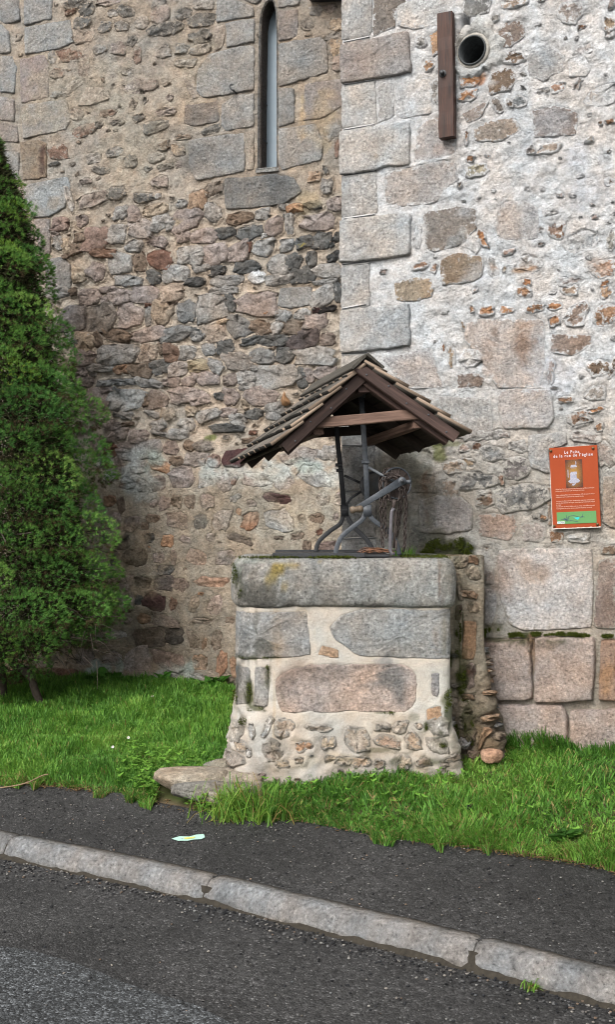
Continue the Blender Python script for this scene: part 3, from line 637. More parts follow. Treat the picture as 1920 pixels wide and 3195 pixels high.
for st in WL.stones:
    if not st['ash']: st['c'] = st['c'] * .82 + np.array([.27, .235, .205]) * .18 * (st['c'].mean() / .24)
for st in WL.stones:                                # the top of the wall: stones all but flush with the old mortar
    if not st['ash'] and st['P'][:, 1].mean() > 4.05: st['c'] = st['c'] * .78 + np.array([.33, .29, .24]) * .22; st['sm'] = (.72, .24)
    elif not st['ash'] and st['P'][:, 1].mean() < 2.0: st['sm'] = (0.30, .0); st['cut'] = .012; st['c'] = st['c'] * (1.12 if st['c'].mean() > .15 else .95)
# the stretch of wall behind the spruce and out of the frame carries on in the same rubble
def palL(s, z):
    py = CY - (z - EYE) * F / 8.75
    if py < 620: return random.choice(['gp', 'g', 'p', 'pt', 't', 'gd', 'd', 'b'])
    if py < 1430: return random.choice(['g', 'gp', 'p', 'pb', 'b', 'd', 'pt', 'rp', 't'])
    return random.choice(['b', 'pb', 'p', 'rb', 'd', 'o', 'bt'])
sA, zA = SL.inv(-220, -120); sB, zB = SL.inv(1075, 2165)
prL = lambda s, z: 0.006 if z > 4.1 else (0.012 if z > 2.1 else 0.0)
WL.fill(4200, (0.045, 0.20), palL, (sA - .25, SL.inv(260, 1500)[0], 0.3, 5.8), prL, 0.010)
n0 = len(WL.stones)
WL.fill(4200, (0.022, 0.085), palL, (sA, sB, 0.35, 5.75), prL, 0.006)
keep = []
for i, st in enumerate(WL.stones):            # the plain mortar of the lower wall shows few small stones; none in the window
    if i >= n0:
        zc = st['P'][:, 1].mean(); sc = st['P'][:, 0].mean()
        if (zc < 2.0 or zc > 4.0) and random.random() < 0.80: continue
    if i >= len(ASHL) + len(RUB) and not st['ash']:
        k_ = .5 if st['P'][:, 1].mean() > 4.05 else .25; st['c'] = st['c'] * (1 - k_) + np.array([.36, .30, .235]) * k_; st['sm'] = (.9, .3)
    keep.append(st)
winpx = [(805, 536), (806, 400), (808, 200), (811, 80), (816, 45), (830, 15), (845, 4), (856, 10), (863, 40), (866, 120), (866, 400), (867, 530)]
winp = np.array([SL.inv(*p) for p in winpx])
WL.stones = [st for st in keep if st['ash'] or not inside(winp, st['P'].mean(0)[:1], st['P'].mean(0)[1:]).any()]
def hL(s, z):
    py = CY - (z - EYE) * F / 8.75; rough = np.clip((1480 - py) / 120, 0.35, 1)
    return 0.011 * fbm(s * 5, z * 5, 3, 3) * (0.6 + 0.4 * rough) + rough * (0.010 * fbm(s * 16, z * 16, 4, 4) + 0.004 * fbm(s * 45, z * 45, 2, 2)) + np.clip((py - 1440) / 80, 0, 1) * 0.004 - np.clip((py - 560) / 100, 0, 1) * np.clip((1430 - py) / 60, 0, 1) * 0.007
sE = SL.len
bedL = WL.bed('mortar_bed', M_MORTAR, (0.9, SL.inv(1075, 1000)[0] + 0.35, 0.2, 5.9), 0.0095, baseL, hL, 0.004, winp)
WL.build_stones(300)

# window: splayed reveal, pane set deep in it, sloping sill
def offs(P, k):
    c = P.mean(0); return c + (P - c) * k
ring0 = SL.M(winp[:, 0], winp[:, 1], np.full(len(winp), 0.012)); nW = len(winp)
nin = np.array([.339, .941, 0.0])
ring0b = SL.M(offs(winp, 1.25)[:, 0], offs(winp, 1.02)[:, 1], np.full(nW, -0.05))
ringA = ring0 + nin * 0.035 + np.array([0.016, 0, 0]) * np.clip((0.5 - (winp[:, 0] - winp[:, 0].min()) / np.ptp(winp[:, 0])) * 2, -1, 1)[:, None]
ringB = ring0 + nin * 0.22
V = np.concatenate([ring0b, ring0, ringA, ringB]); q = []
for k in range(3):
    for j in range(nW): j2 = (j + 1) % nW; q.append((k * nW + j, k * nW + j2, (k + 1) * nW + j2, (k + 1) * nW + j))
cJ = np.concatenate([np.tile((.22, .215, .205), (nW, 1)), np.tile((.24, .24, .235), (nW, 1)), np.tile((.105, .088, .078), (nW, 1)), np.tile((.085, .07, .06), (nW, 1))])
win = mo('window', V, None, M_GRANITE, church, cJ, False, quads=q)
gl = ring0 + nin * 0.17; c0 = gl.mean(0); V = np.concatenate([gl, gl + nin * 0.01, [c0, c0 + nin * 0.01]]); t = []
for j in range(nW):
    j2 = (j + 1) % nW; t += [(j, j2, 2 * nW), (nW + j2, nW + j, 2 * nW + 1)]
mo('glass_pane', V, None, M_GLASS, win, tris=t)
for yy in (165, 310, 430):                                     # beds between the jamb stones
    a = SL.pt(808, yy, -0.045); b = a + Vector(nin) * 0.15 + Vector((0, 0, -0.012))
    vv, ff = tube([a + Vector((0.004, 0, 0)), b + Vector((0.004, 0, 0))], 0.004, 5); mo('jamb_joint', vv, ff, M_IRON_DARK, win)
a, b = SL.inv(800, 534), SL.inv(870, 528)
V = [SL.M(a[0], a[1] - .03, .014), SL.M(b[0], b[1] - .03, .014), SL.M(b[0], b[1] + .004, .006), SL.M(a[0], a[1] + .004, .006), SL.M(a[0], a[1] + .03, -.22), SL.M(b[0], b[1] + .03, -.22)]
mo('sill', V, [(0, 1, 2, 3), (3, 2, 5, 4), (0, 3, 4), (1, 5, 2)], M_GRANITE, win, np.tile((.24, .24, .23), (6, 1)))
# drip slab that juts from the corner at the top of the frame
V, Fc = boxl(-0.20, 0.10, -0.10, 0.05, -0.02, 0.02, 0.006, 0.003, 4); p = SL.pt(1052, 4, 0.05)
mo('drip_slab', V, Fc, M_IRON_DARK, church, M=frame(p, Vector((.94, -.34, -.14)).normalized(), Vector((.34, .94, 0)).normalized(), Vector((.13, -.05, .99)).normalized()))
# solid wall behind and above the masonry skin
def core(name, parent, S, s0, s1, z0, z1, d0, d1):
    a = S.M(np.array([s0, s1, s1, s0]), np.full(4, z0), np.array([d0, d0, d1, d1])); b = a.copy(); b[:, 2] = z1; V = np.concatenate([a, b])
    return mo(name, V, [(0, 1, 5, 4), (1, 2, 6, 5), (2, 3, 7, 6), (3, 0, 4, 7), (4, 5, 6, 7), (3, 2, 1, 0)], M_MORTAR, parent, np.tile((.33, .28, .22), (8, 1)))
core('wall_core', church, SL, -6, SL.len + 0.6, 0.1, 8.5, -0.30, -0.8)
for a, b, c, d in ((-6, 0.92, 0.1, 8.5), (0.92, SL.len + .3, 5.88, 8.5)): core('wall_face', church, SL, a, b, c, d, 0.0, -0.28)

# ------------------------------------------------------------------ the tower wall on the right, nearer by 1.4 m, with dressed quoins
tower = thing('tower_wall', (1.2, 6.45, 0.36), 'tower wall of whitewashed rubble with grey dressed quoins and pink granite plinth', 'wall')
TX = 0.201; TY = 6.97 - .43 * TX
SR = Surf([(TX + .395 * 1.6, TY + .919 * 1.6), (TX, TY), (3.4, 6.97 - .43 * 3.4)], [0.012])
WH = (.58, .575, .565)
MOSS = (.035, .045, .008); DKM = (.075, .072, .05)
stainsR = [(1560, 2000, 220, 10, MOSS, .8), (1480, 1975, 30, 8, MOSS, .9), (1640, 1985, 60, 8, MOSS, .9), (1800, 1985, 80, 7, MOSS, .8), (1540, 1965, 30, 16, (.12, .12, .06), .6),
           (1390, 1720, 80, 36, (.06, .065, .02), .9), (1450, 1725, 40, 30, MOSS, .9), (1350, 1690, 40, 60, (.11, .11, .07), .7), (1280, 1640, 120, 110, (.17, .165, .135), .65),
           (1270, 1450, 120, 80, (.20, .195, .15), .75), (1240, 1390, 60, 22, (.09, .09, .05), .7), (1370, 1410, 22, 40, (.13, .15, .05), .8), (1400, 1390, 50, 12, (.12, .14, .05), .7),
           (1335, 1520, 40, 60, (.22, .19, .14), .5), (1120, 1580, 60, 200, (.17, .168, .155), .5), (1328, 1512, 12, 30, (.19, .11, .07), .7), (1330, 1610, 6, 30, (.2, .11, .07), .5),
           (1530, 1560, 8, 20, (.30, .17, .11), .5), (1520, 2015, 40, 24, (.16, .10, .075), .45), (1665, 2030, 14, 60, (.26, .15, .09), .6),
           (1900, 2120, 30, 40, (.36, .20, .09), .6), (1700, 2020, 60, 10, (.12, .10, .07), .5), (1540, 2250, 40, 90, (.24, .18, .14), .4), (1530, 2340, 30, 50, (.14, .11, .08), .4),
           (1510, 1790, 40, 90, (.50, .47, .45), .4), (1600, 1880, 80, 60, (.47, .47, .47), .5), (1760, 1750, 40, 30, (.52, .52, .52), .7), (1660, 1790, 50, 40, (.40, .27, .18), .4), (1570, 1800, 40, 60, (.38, .28, .23), .5),
           (1640, 1090, 28, 60, (.27, .175, .12), .75), (1520, 1120, 14, 70, (.42, .32, .26), .6), (1545, 1040, 10, 20, (.22, .16, .12), .7), (1650, 1020, 30, 14, (.30, .21, .15), .5),
           (1590, 700, 40, 60, (.46, .37, .30), .6), (1630, 690, 30, 40, (.47, .40, .34), .4), (1370, 470, 40, 26, (.45, .33, .27), .55), (1620, 850, 22, 10, (.40, .24, .12), .8), (1660, 845, 22, 10, (.42, .24, .12), .8), (1540, 842, 9, 8, (.42, .24, .13), .7),
           (1860, 840, 26, 22, (.38, .25, .16), .6), (1480, 245, 34, 14, (.44, .22, .09), .7), (1500, 260, 14, 14, (.40, .16, .05), .8), (1540, 268, 20, 8, WH, .8), (1465, 312, 8, 7, WH, .9),
           (1450, 670, 22, 14, (.40, .41, .42), .8), (1420, 755, 30, 22, (.33, .34, .34), .8), (1330, 730, 12, 26, (.46, .45, .44), .7), (1450, 725, 10, 8, (.42, .43, .43), .8),
           (1240, 1040, 40, 60, (.24, .24, .235), .25), (1135, 680, 12, 30, (.2, .2, .2), .4), (1180, 500, 10, 10, (.40, .30, .2), .5), (1120, 200, 60, 50, (.30, .25, .235), .4),
           (1800, 500, 60, 50, (.53, .55, .60), .5), (1830, 590, 80, 60, (.52, .54, .58), .5), (1700, 400, 70, 60, (.53, .55, .58), .4), (1720, 1180, 80, 60, (.50, .53, .58), .6), (1640, 660, 90, 200, (.50, .51, .53), .25), (1500, 880, 60, 50, (.53, .54, .56), .4), (1780, 860, 90, 40, (.52, .54, .56), .4),
           (1870, 1560, 60, 300, (.40, .35, .30), .35), (1290, 1330, 60, 60, (.48, .46, .43), .4)]
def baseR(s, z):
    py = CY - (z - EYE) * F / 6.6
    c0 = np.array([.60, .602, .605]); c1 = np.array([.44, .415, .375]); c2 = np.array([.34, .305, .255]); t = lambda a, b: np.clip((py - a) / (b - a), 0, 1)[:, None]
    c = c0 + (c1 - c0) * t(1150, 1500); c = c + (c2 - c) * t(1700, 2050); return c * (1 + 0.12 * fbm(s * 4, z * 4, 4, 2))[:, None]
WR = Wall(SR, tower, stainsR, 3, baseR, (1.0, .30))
Q = '.026'
ASHR = parse(f'''@1060 0 .36388
[45,5 285,0 285,290 255,335 40,372] q .006;[285,-40 600,-30 590,50 500,80 480,250 285,335] gb .002
[38,408 270,350 600,290 625,640 310,700 42,742] qp {Q};[42,770 310,712 325,1080 34,1132] q .006
[33,1152 300,1097 612,1065 612,1440 410,1452 330,1482 36,1527] q {Q}
[490,70 700,-10 1000,0 985,130 880,240 620,275 490,240] w .002;[475,740 790,670 800,990 520,1040 480,1000] w .004;[330,720 465,730 475,1010 330,1080] wg .003
[770,320 865,260 885,470 795,510] ot .005;[1070,-20 1310,0 1290,130 1110,170 1050,130] gd .008
[660,1130 740,1040 870,1010 1000,1060 1000,1340 760,1400 640,1410] pw .003
[1270,730 1310,640 1400,600 1500,600 1530,720 1480,800 1270,840] b .012;[1040,1000 1290,870 1220,1040 1090,1080] pg .006
[1140,1130 1290,1050 1500,1020 1570,1130 1380,1240 1160,1230] tp .006;[1320,300 1480,290 1500,380 1480,430 1370,430] pb .004
@1380 0 .36388
[450,340 540,200 700,190 720,330 560,430 470,420] pb .003;[720,490 950,410 1060,500 1050,630 870,720 740,680] gw .008;[1080,530 1220,490 1290,600 1240,680 1090,690] w .010
[760,960 1000,920 1170,980 1150,1180 790,1200] bp .004
@1060 450 .36388
[36,308 320,262 330,615 34,652] q .006;[32,672 320,625 618,605 612,970 260,1020 30,1042] q {Q}
[30,1064 260,1032 266,1410 32,1440] q .006
[370,290 470,240 900,150 990,180 1030,320 900,420 850,510 680,550 400,540] pwg .003
[715,600 1050,540 1170,570 1180,740 1060,880 860,940 740,920] gb .006;[870,1000 1000,940 1240,980 1240,1130 1160,1200 880,1230 860,1080] bt .014
[1090,770 1180,760 1220,900 1180,970 1080,900] w .006;[460,1210 600,1160 780,1160 815,1240 800,1330 640,1370 490,1360] t .008
@1380 450 .36388
[470,600 540,500 700,490 830,560 830,830 560,860 470,800] pwg .003
@1060 900 .64209
[15,115 345,82 348,290 140,315 15,325] q {Q};[12,332 135,322 135,430 12,440] q .006;[12,448 150,440 150,640 12,645] q .006
[200,350 450,290 480,420 520,490 330,500] wp .004
@1380 900 .64209
[110,180 170,155 500,155 505,380 480,490 270,495 220,400 100,250] wx .005
[530,230 730,230 735,280 640,340 525,320] pb .004;[265,530 300,495 530,495 550,640 520,690 300,695 275,610] xq .016
[-20,530 240,540 250,720 150,740 20,735] q .010;[70,420 180,415 215,450 190,490 70,500] pb .006
@1380 1350 .64209
[415,20 600,0 615,60 520,90 530,210 430,180 410,90] q .010;[170,400 350,400 370,480 330,540 180,510] x .008;[380,440 510,450 500,540 390,545] xq .006
[515,480 600,490 590,545 530,540] bo .006;[780,215 845,210 845,480 780,450] pt .008;[0,310 100,315 155,380 150,480 40,500 -110,495 -115,330] xq .014
[510,260 540,270 545,460 515,470] tp .004;[770,560 850,550 850,600 770,600] b .006
@1060 1350 .64209
[12,75 175,70 175,288 12,290] q .006;[12,300 178,296 180,515 12,518] q .006;[12,525 180,522 180,640 12,640] q .006
[187,65 450,95 455,200 330,195 190,180] tg -.02;[185,195 330,205 335,300 190,310] tg -.02;[340,205 470,215 475,300 345,300] gt .004
[190,320 330,310 345,480 320,640 190,640] gt -.015;[350,460 510,505 500,590 340,640 335,500] gd .0
@1380 1700 .64209
[270,30 400,20 730,25 740,200 730,410 400,430 330,400 275,250] wx .012;[765,75 850,70 850,420 740,410 740,300] rpg .014
[195,465 420,458 440,560 445,750 400,765 280,762 200,680] x .040;[455,450 745,447 750,560 735,760 560,775 450,770] x .042;[775,465 850,460 850,770 762,762] xo .040
[228,778 590,784 615,840 615,1090 228,1090] x .048;[622,808 900,800 900,1090 622,1090] x .046;[862,462 1100,460 1100,770 866,770] x .04
[208,220 262,225 266,330 240,410 208,400] pw .006;[205,120 255,130 255,205 208,210] pg .006''')
ASHR = [(k_, [((1066.5 if x_ < 1080 else x_), y_) for x_, y_ in g_] if k_ == 'poly' else g_, c_, p_) for k_, g_, c_, p_ in ASHR]
WR.add(ASHR, 0.006, 0.006)
RUR = parse('''@1060 0 .36388
770 580 100 100 ot;1120 700 170 130 o;1100 840 160 110 o;1360 920 90 130 bg;1460 900 60 90 b;1090 1200 40 130 ob;700 380 90 110 g;1340 175 70 70 g;820 800 80 200 g;1035 320 20 90 t
@1380 0 .36388
620 40 230 100 pt;470 175 60 70 g;600 510 200 120 b;1200 250 70 60 ob;1440 220 150 140 tb;1440 310 80 90 p;1100 130 220 180 gp .001;1000 770 130 90 po;1370 830 250 170 gw .001;1440 1060 90 50 bo;1360 1075 40 40 b;670 890 130 110 g;700 660 60 60 g;870 800 150 60 g;1210 450 170 90 pw .002;1260 1220 90 50 g;860 20 90 40 b;1460 40 60 110 p;700 780 50 50 d;1170 740 60 110 pw
@1060 450 .36388
1125 140 90 70 ob;1170 235 190 110 gy;1230 830 70 160 o;690 1060 150 80 po;815 1075 60 90 po;380 1110 60 50 p;1030 370 40 50 t;660 800 80 200 gw .001
@1380 450 .36388
920 50 200 100 tp;760 70 80 70 b;980 760 150 130 ob;850 750 60 60 b;570 940 120 60 po;745 1040 210 140 gw .003;1010 455 60 40 b;1120 450 70 60 g;1390 1080 200 150 po;730 1200 80 80 o;1450 840 90 180 gt;850 875 60 40 b;1090 1190 200 80 p .002;440 1080 100 150 gw .002;1310 640 70 50 p;930 600 140 60 w;1200 850 300 170 gw .001;1400 1210 80 60 o;540 1090 40 60 t
@1380 900 .64209
400 25 80 60 ob;145 112 25 40 ob;215 118 75 50 o;318 112 70 45 o;455 105 90 45 ob;550 95 75 45 o;545 165 60 55 o;650 140 100 110 pb;800 135 110 110 bo;620 20 90 50 pt;800 25 70 60 to;530 410 40 120 ob;765 395 110 90 b;835 385 40 100 b;600 550 70 40 ob;660 635 110 70 pbo .014;750 600 80 30 o;765 685 50 50 ob;140 350 110 90 gw;45 340 40 110 t;10 300 20 40 o;745 520 110 70 g;105 190 22 50 tb;545 492 40 16 t
@1380 1350 .64209
250 110 120 80 g;370 75 80 60 g;370 180 130 110 dp;180 240 190 90 dg;400 320 240 130 gd;210 340 90 60 b;495 420 40 30 bo;790 110 90 150 p;110 80 60 40 p;660 515 110 50 wg;40 280 80 100 pt;250 20 100 50 g;160 20 110 50 g;170 75 40 40 rb;290 235 30 60 po;60 170 110 70 pt;130 150 70 40 t;700 30 140 60 pg;600 110 60 40 pg;300 20 60 30 gp
@1380 1700 .64209
225 170 40 60 pb;430 500 28 70 g .03;290 130 20 40 g''')
WR.add(RUR, 0.008, 0.008, 1.12)
nRr = len(WR.stones)
s0R, _ = SR.inv(1068, 1000); s1R, _ = SR.inv(2150, 1000)
pR = lambda s, z: 0.004
WR.fill(420, (0.02, 0.085), lambda s, z: random.choice(['w', 'w', 'gw', 'gw', 'g', 'pw', 'pw', 'po', 'o', 't', 'b']), (SR.inv(1290, 800)[0], s1R, 1.0, 4.8), pR, 0.010)
WR.fill(500, (0.08, 0.26), lambda s, z: random.choice(['w', 'gw', 'gp', 'pw', 'po', 'pb']), (SR.inv(1925, 800)[0], s1R, 0.3, 4.8), pR, 0.012)
for i, st in enumerate(WR.stones):
    if i >= nRr: st['sm'] = (1.3, .62)
    elif st['ash'] and st['P'][:, 1].mean() > 1.2 and st['pr'] < .02: st['sm'] = (.30, .02) if st['P'][:, 0].mean() < SR.inv(1180, 900)[0] - .1 else (.80, .22)
pipe_c = SR.inv(1478, 167); beamhole = SR.inv(1452, 85)
WR.stones = [st for st in WR.stones if st['ash'] or np.hypot(*(st['P'].mean(0) - pipe_c)) > 0.115]
def hR(s, z):
    k = np.clip((s - SR.inv(1250, 900)[0]) / 0.15, 0, 1)
    rz = np.clip((z - 1.0) / 0.5, 0.3, 1)
    r = 0.010 * fbm(s * 5, z * 5, 3, 2) + rz * (0.018 * np.maximum(fbm(s * 11 + .6 * fbm(s * 20, z * 20, 2, 1), z * 15, 4, 6, .6), -0.45) + 0.006 * fbm(s * 40, z * 40, 3, 1))
    r = r * (0.35 + 0.65 * k); h = np.exp(-(((s - beamhole[0]) / 0.022) ** 2 + ((z - beamhole[1]) / 0.05) ** 4)) * 0.10
    return r + 0.0 - h
pr0 = 0.108
hole = np.array([[pipe_c[0] + pr0 * math.cos(a), pipe_c[1] + pr0 * math.sin(a)] for a in np.linspace(0, 2 * np.pi, 20, endpoint=False)])
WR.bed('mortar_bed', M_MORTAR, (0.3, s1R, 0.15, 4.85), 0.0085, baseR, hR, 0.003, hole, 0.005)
WR.build_stones(300)
M_POINT = plain('tooled_pointing', (.38, .38, .37), 0.9, 0, 0.1, 50, 0.3)
# ruled pointing between the quoins
for (xa, ya), (xb, yb) in (((1074, 141), (1156, 124)), ((1074, 273), (1172, 257)), ((1073, 414), (1170, 397)), ((1073, 555), (1177, 540)), ((1072, 691), (1172, 677)), ((1070, 832), (1153, 822)), ((1069, 971), (1145, 957)), ((1066, 1110), (1148, 1106)), ((1068, 1396), (1172, 1392)), ((1068, 1540), (1174, 1538)), ((1068, 1686), (1176, 1683))):
    P = [SR.pt(xa + (xb - xa) * t, ya + (yb - ya) * t, -0.003) for t in np.linspace(0.02, 1, 6)]
    vv, ff = tube(P, 1.0, rect=(0.022 if ya < 1300 else .010, 0.018 if ya < 1300 else .012)); mo('pointing', vv, ff, M_POINT, tower)
    P = [p + Vector((-.006, -.0125, 0.0)) for p in P]
    vv, ff = tube(P, 1.0, rect=(0.0045, 0.004)); mo('pointing_line', vv, ff, M_IRON_DARK, tower)
core('wall_core', tower, SR, 1.62, SR.len + 3.5, 0.05, 9.5, -0.50, -1.4)
core('wall_face', tower, SR, 0.02, 1.58, 4.84, 9.5, 0.0, -0.1); core('wall_face', tower, SR, 1.62, SR.len + 3.5, 4.84, 9.5, -0.01, -0.1); core('wall_face', tower, SR, s1R, SR.len + 3.5, 0.05, 4.84, -0.005, -0.1)

# ------------------------------------------------------------------ things fixed to the tower wall
nR = -Vector((.395, .919, 0)).normalized()          # out of the wall
uR = Vector((.9187, -.395, 0)).normalized(); zR = Vector((0, 0, 1))
# clay and zinc flue pipe with its ragged mortar collar
pc = SR.pt(1478, 167, 0.0); axp = (nR * 0.97 + uR * -0.10).normalized()
pipe = thing('flue_pipe', pc, 'round open pipe end set in a ragged pale mortar collar beside the long dark board', 'pipe')
def pipe_mesh(ro, ri, l0, l1, seg=28, wob=0.0):
    V = []; u = axp.cross(zR).normalized(); v = u.cross(axp)
    prof = [(ro, l0), (ro, l1), (ri, l1 + 0.002), (ri, l0)]
    for j in range(seg):
        a = 2 * math.pi * j / seg; d = u * math.cos(a) + v * math.sin(a)
        V += [pc + d * (r + (random.uniform(-wob, wob) if k < 2 else 0)) + axp * l for k, (r, l) in enumerate(prof)]
    Fc = [(j * 4 + k, j * 4 + k + 1, ((j + 1) % seg) * 4 + k + 1, ((j + 1) % seg) * 4 + k) for j in range(seg) for k in range(3)]
    return V, [f[::-1] for f in Fc]
M_PIPE_SHADE = plain('shade_dark_zinc', (.035, .040, .042), .6, 0, .5, 40, .3)  # near-black zinc: the shade inside the pipe is put into its colour
M_CLAY = plain('clay_pipe', (.30, .285, .255), 0.9, 0, 0.3, 50, 0.8)
mo('outer_sleeve', *pipe_mesh(0.098, 0.082, -0.1, 0.016, wob=0.004), M_CLAY, pipe, smooth=True)
mo('inner_pipe', *pipe_mesh(0.084, 0.076, -0.45, 0.026), M_PIPE_SHADE, pipe, smooth=True)
M_COLLAR = masonry('pale_cement', 14, .7, 1.2, 60, 1.0, 16, .5)
n = 44; V = []; rs = []
for j in range(n):
    a = 2 * math.pi * j / n
    big = 0.028 + 0.085 * max(0, math.cos(a - 1.15)) ** 3 + 0.075 * max(0, math.cos(a + 0.25)) ** 4 + 0.045 * max(0, math.cos(a + 1.9)) ** 6
    big *= 0.5 + 0.8 * random.random()
    d = uR * math.cos(a) + zR * math.sin(a)
    for r, h in ((0.094, 0.006), (0.098 + big * .25, 0.018 + 0.016 * random.random()), (0.098 + big * .7, 0.012 + 0.030 * random.random()), (0.100 + big, -0.008)):
        V.append(pc + d * r + nR * h)
Fc = [(j * 4 + k, ((j + 1) % n) * 4 + k, ((j + 1) % n) * 4 + k + 1, j * 4 + k + 1) for j in range(n) for k in range(3)]
mo('mortar_collar', V, Fc, M_COLLAR, pipe, np.tile((.50, .505, .495), (len(V), 1)))
# the stained board and its bolt
A = SR.pt(1399.5, 60, 0.045); B = SR.pt(1404.5, 445, 0.045)
board = thing('wooden_board', B, 'long dark stained wooden board bolted upright to the pale wall', 'board')
wB = (SR.pt(1424, 250, 0.05) - SR.pt(1377, 250, 0.05)).length
x = (A - B).normalized(); yb = x.cross(nR)
V, Fc = boxl(0, (A - B).length, -wB / 2, wB / 2, -0.028, 0.028, 0.003, 0.0015, 10)
mo('plank', V, Fc, M_BOARD, board, M=frame(B, x, yb, nR))
bp = SR.pt(1394, 250, 0.073)
mo('bolt', *disc(bp, nR, 0.013, 0.030, 14), M_IRON_DARK, board); mo('washer', *disc(bp - nR * .001, nR, 0.021, 0.006, 16), M_IRON_DARK, board)
# information panel
sgn = {}
TL, TR_, BR, BL = [SR.pt(px, py, 0.030) for px, py in ((1723, 1404), (1873, 1394), (1878, 1649), (1729, 1655))]
sign = thing('information_sign', (BL + BR) / 2, 'orange information panel titled Le Puits de la rue de l’église', 'sign')
sx = (TR_ - TL).normalized(); sw = ((TR_ - TL).length + (BR - BL).length) / 2; sh = ((TL - BL).length + (TR_ - BR).length) / 2
sy = (TL - BL); sy = (sy - sx * sy.dot(sx)).normalized(); sn = sx.cross(sy)
if sn.dot(nR) < 0: sn = -sn
SO = BL
def sp(x, y, d=0.0): return SO + sx * (x * sw) + sy * (y * sh) + sn * d
M_ORANGE = plain('orange_panel', (.26, .046, .013), 0.55, 0, 0.06, 8, 0.0, 0.15)
M_EDGE = plain('worn_panel_edge', (.55, .50, .46), 0.7, 0, 0.1, 40, 0)
V, Fc = boxl(0, sw, 0, sh, -0.010, 0.0, 0.0015)
Ms = frame(SO, sx, sy, sn); mo('panel', V, Fc, M_ORANGE, sign, M=Ms)
# chipped pale edge along the foot and left side
V = []; N = 40
for i in range(N + 1): V += [sp(i / N, -0.004, .0012), sp(i / N, 0.004 + max(0, 0.012 * float(fbm(i * .7, 3, 2, 1))), .0012)]
mo('worn_edge', V, [(2 * i, 2 * i + 2, 2 * i + 3, 2 * i + 1) for i in range(N)], M_EDGE, sign)
mo('side_edge', [sp(-.004, 0, .0012), sp(.006, 0, .0012), sp(.004, .75, .0012), sp(-.004, .75, .0012)], [(0, 1, 2, 3)], M_EDGE, sign)
for bx, by in ((.035, .965), (.915, .965), (.035, .035), (.935, .035)):
    mo('bolt', *disc(sp(bx, by, 0.0), sn, 0.0075, 0.008, 14, 0.003), M_BRASS, sign)
def flat(name, pts, mat, d, parent=None): return mo(name, [sp(x, y, d) for x, y in pts], [tuple(range(len(pts)))], mat, parent or sign)
# ochre picture with the drawing of the well
mP, n, l, b = newmat('ochre_picture'); b.inputs['Roughness'].default_value = 0.45
tc = n.new('ShaderNodeTexCoord'); mp = n.new('ShaderNodeMapping'); l.new(tc.outputs['Object'], mp.inputs[0]); mp.inputs['Scale'].default_value = (17, 10, 1); 
gr = n.new('ShaderNodeTexGradient'); gr.gradient_type = 'SPHERICAL'; l.new(mp.outputs[0], gr.inputs[0])
nz = noise(n, l, tc.outputs['Object'], 120, 4, 0.7)
r = ramp(n, l, gr.outputs[0], [(0.0, (.06, .02, .012)), (0.4, (.16, .07, .02)), (0.9, (.30, .17, .035))])
rr = ramp(n, l, nz.outputs[0], [(0.3, 0.7), (0.7, 1.3)]); l.new(mixc(n, l, r.outputs[0], rr.outputs[0], 1.0), b.inputs['Base Color'])
cpt = sp(.5, .668, .002)
V, Fc = boxl(-.175 * sw, .175 * sw, -.172 * sh, .172 * sh, -.0012, 0.0006, 0.0003); pic = mo('picture', V, Fc, mP, sign, M=frame(cpt, sx, sy, sn))
M_WHT = plain('white_print', (.54, .52, .55), 0.5, 0, 0.15, 200, 0); M_INK = plain('dark_ink', (.03, .04, .10), 0.5, 0, 0.1, 50, 0)
M_GREY = plain('grey_print', (.24, .25, .34), 0.5, 0, 0.2, 150, 0)
dw = [[(.43, .745), (.445, .775), (.55, .775), (.57, .745)], [(.41, .66), (.44, .69), (.56, .69), (.565, .66), (.55, .655), (.43, .65)], [(.42, .65), (.55, .65), (.555, .60), (.415, .60)],
      [(.37, .575), (.42, .60), (.58, .605), (.62, .575), (.58, .555), (.42, .55)], [(.46, .545), (.54, .55), (.49, .52), (.44, .525)], [(.54, .78), (.56, .78), (.555, .815), (.54, .82)],
      [(.37, .72), (.385, .72), (.385, .62), (.37, .63)], [(.38, .77), (.40, .765), (.395, .76)]]
M_PALE = plain('pale_drawing', (.30, .30, .36), .5, 0, .3, 220, 0)
for k, pts in enumerate(dw): flat('drawing', pts, M_PALE, .0030 + k * .00006, pic)
for a, b2, c2, d2 in ((.45, .735, .54, .732), (.43, .72, .44, .69), (.545, .72, .54, .69), (.43, .64, .55, .642), (.43, .628, .55, .63), (.43, .615, .55, .617), (.40, .575, .59, .58), (.47, .65, .475, .60), (.51, .65, .512, .60)):
    flat('drawing_line', [(a, b2), (c2, d2), (c2, d2 + .004), (a, b2 + .004)], M_GREY, .0038, pic)
M_GREEN = plain('green_map', (.085, .22, .075), 0.4, 0, 0.05, 10, 0); M_CYAN = plain('cyan_lake', (.02, .42, .42), 0.5, 0, 0.05, 10, 0)
cpt = sp(.51, .128, .002); V, Fc = boxl(-.41 * sw, .41 * sw, -.073 * sh, .073 * sh, -.0012, 0.0006, 0.0003); mp_ = mo('map', V, Fc, M_GREEN, sign, M=frame(cpt, sx, sy, sn))
flat('lake', [(.44, .140), (.47, .128), (.56, .132), (.575, .125), (.56, .108), (.53, .100), (.48, .115)], M_CYAN, .0031, mp_)
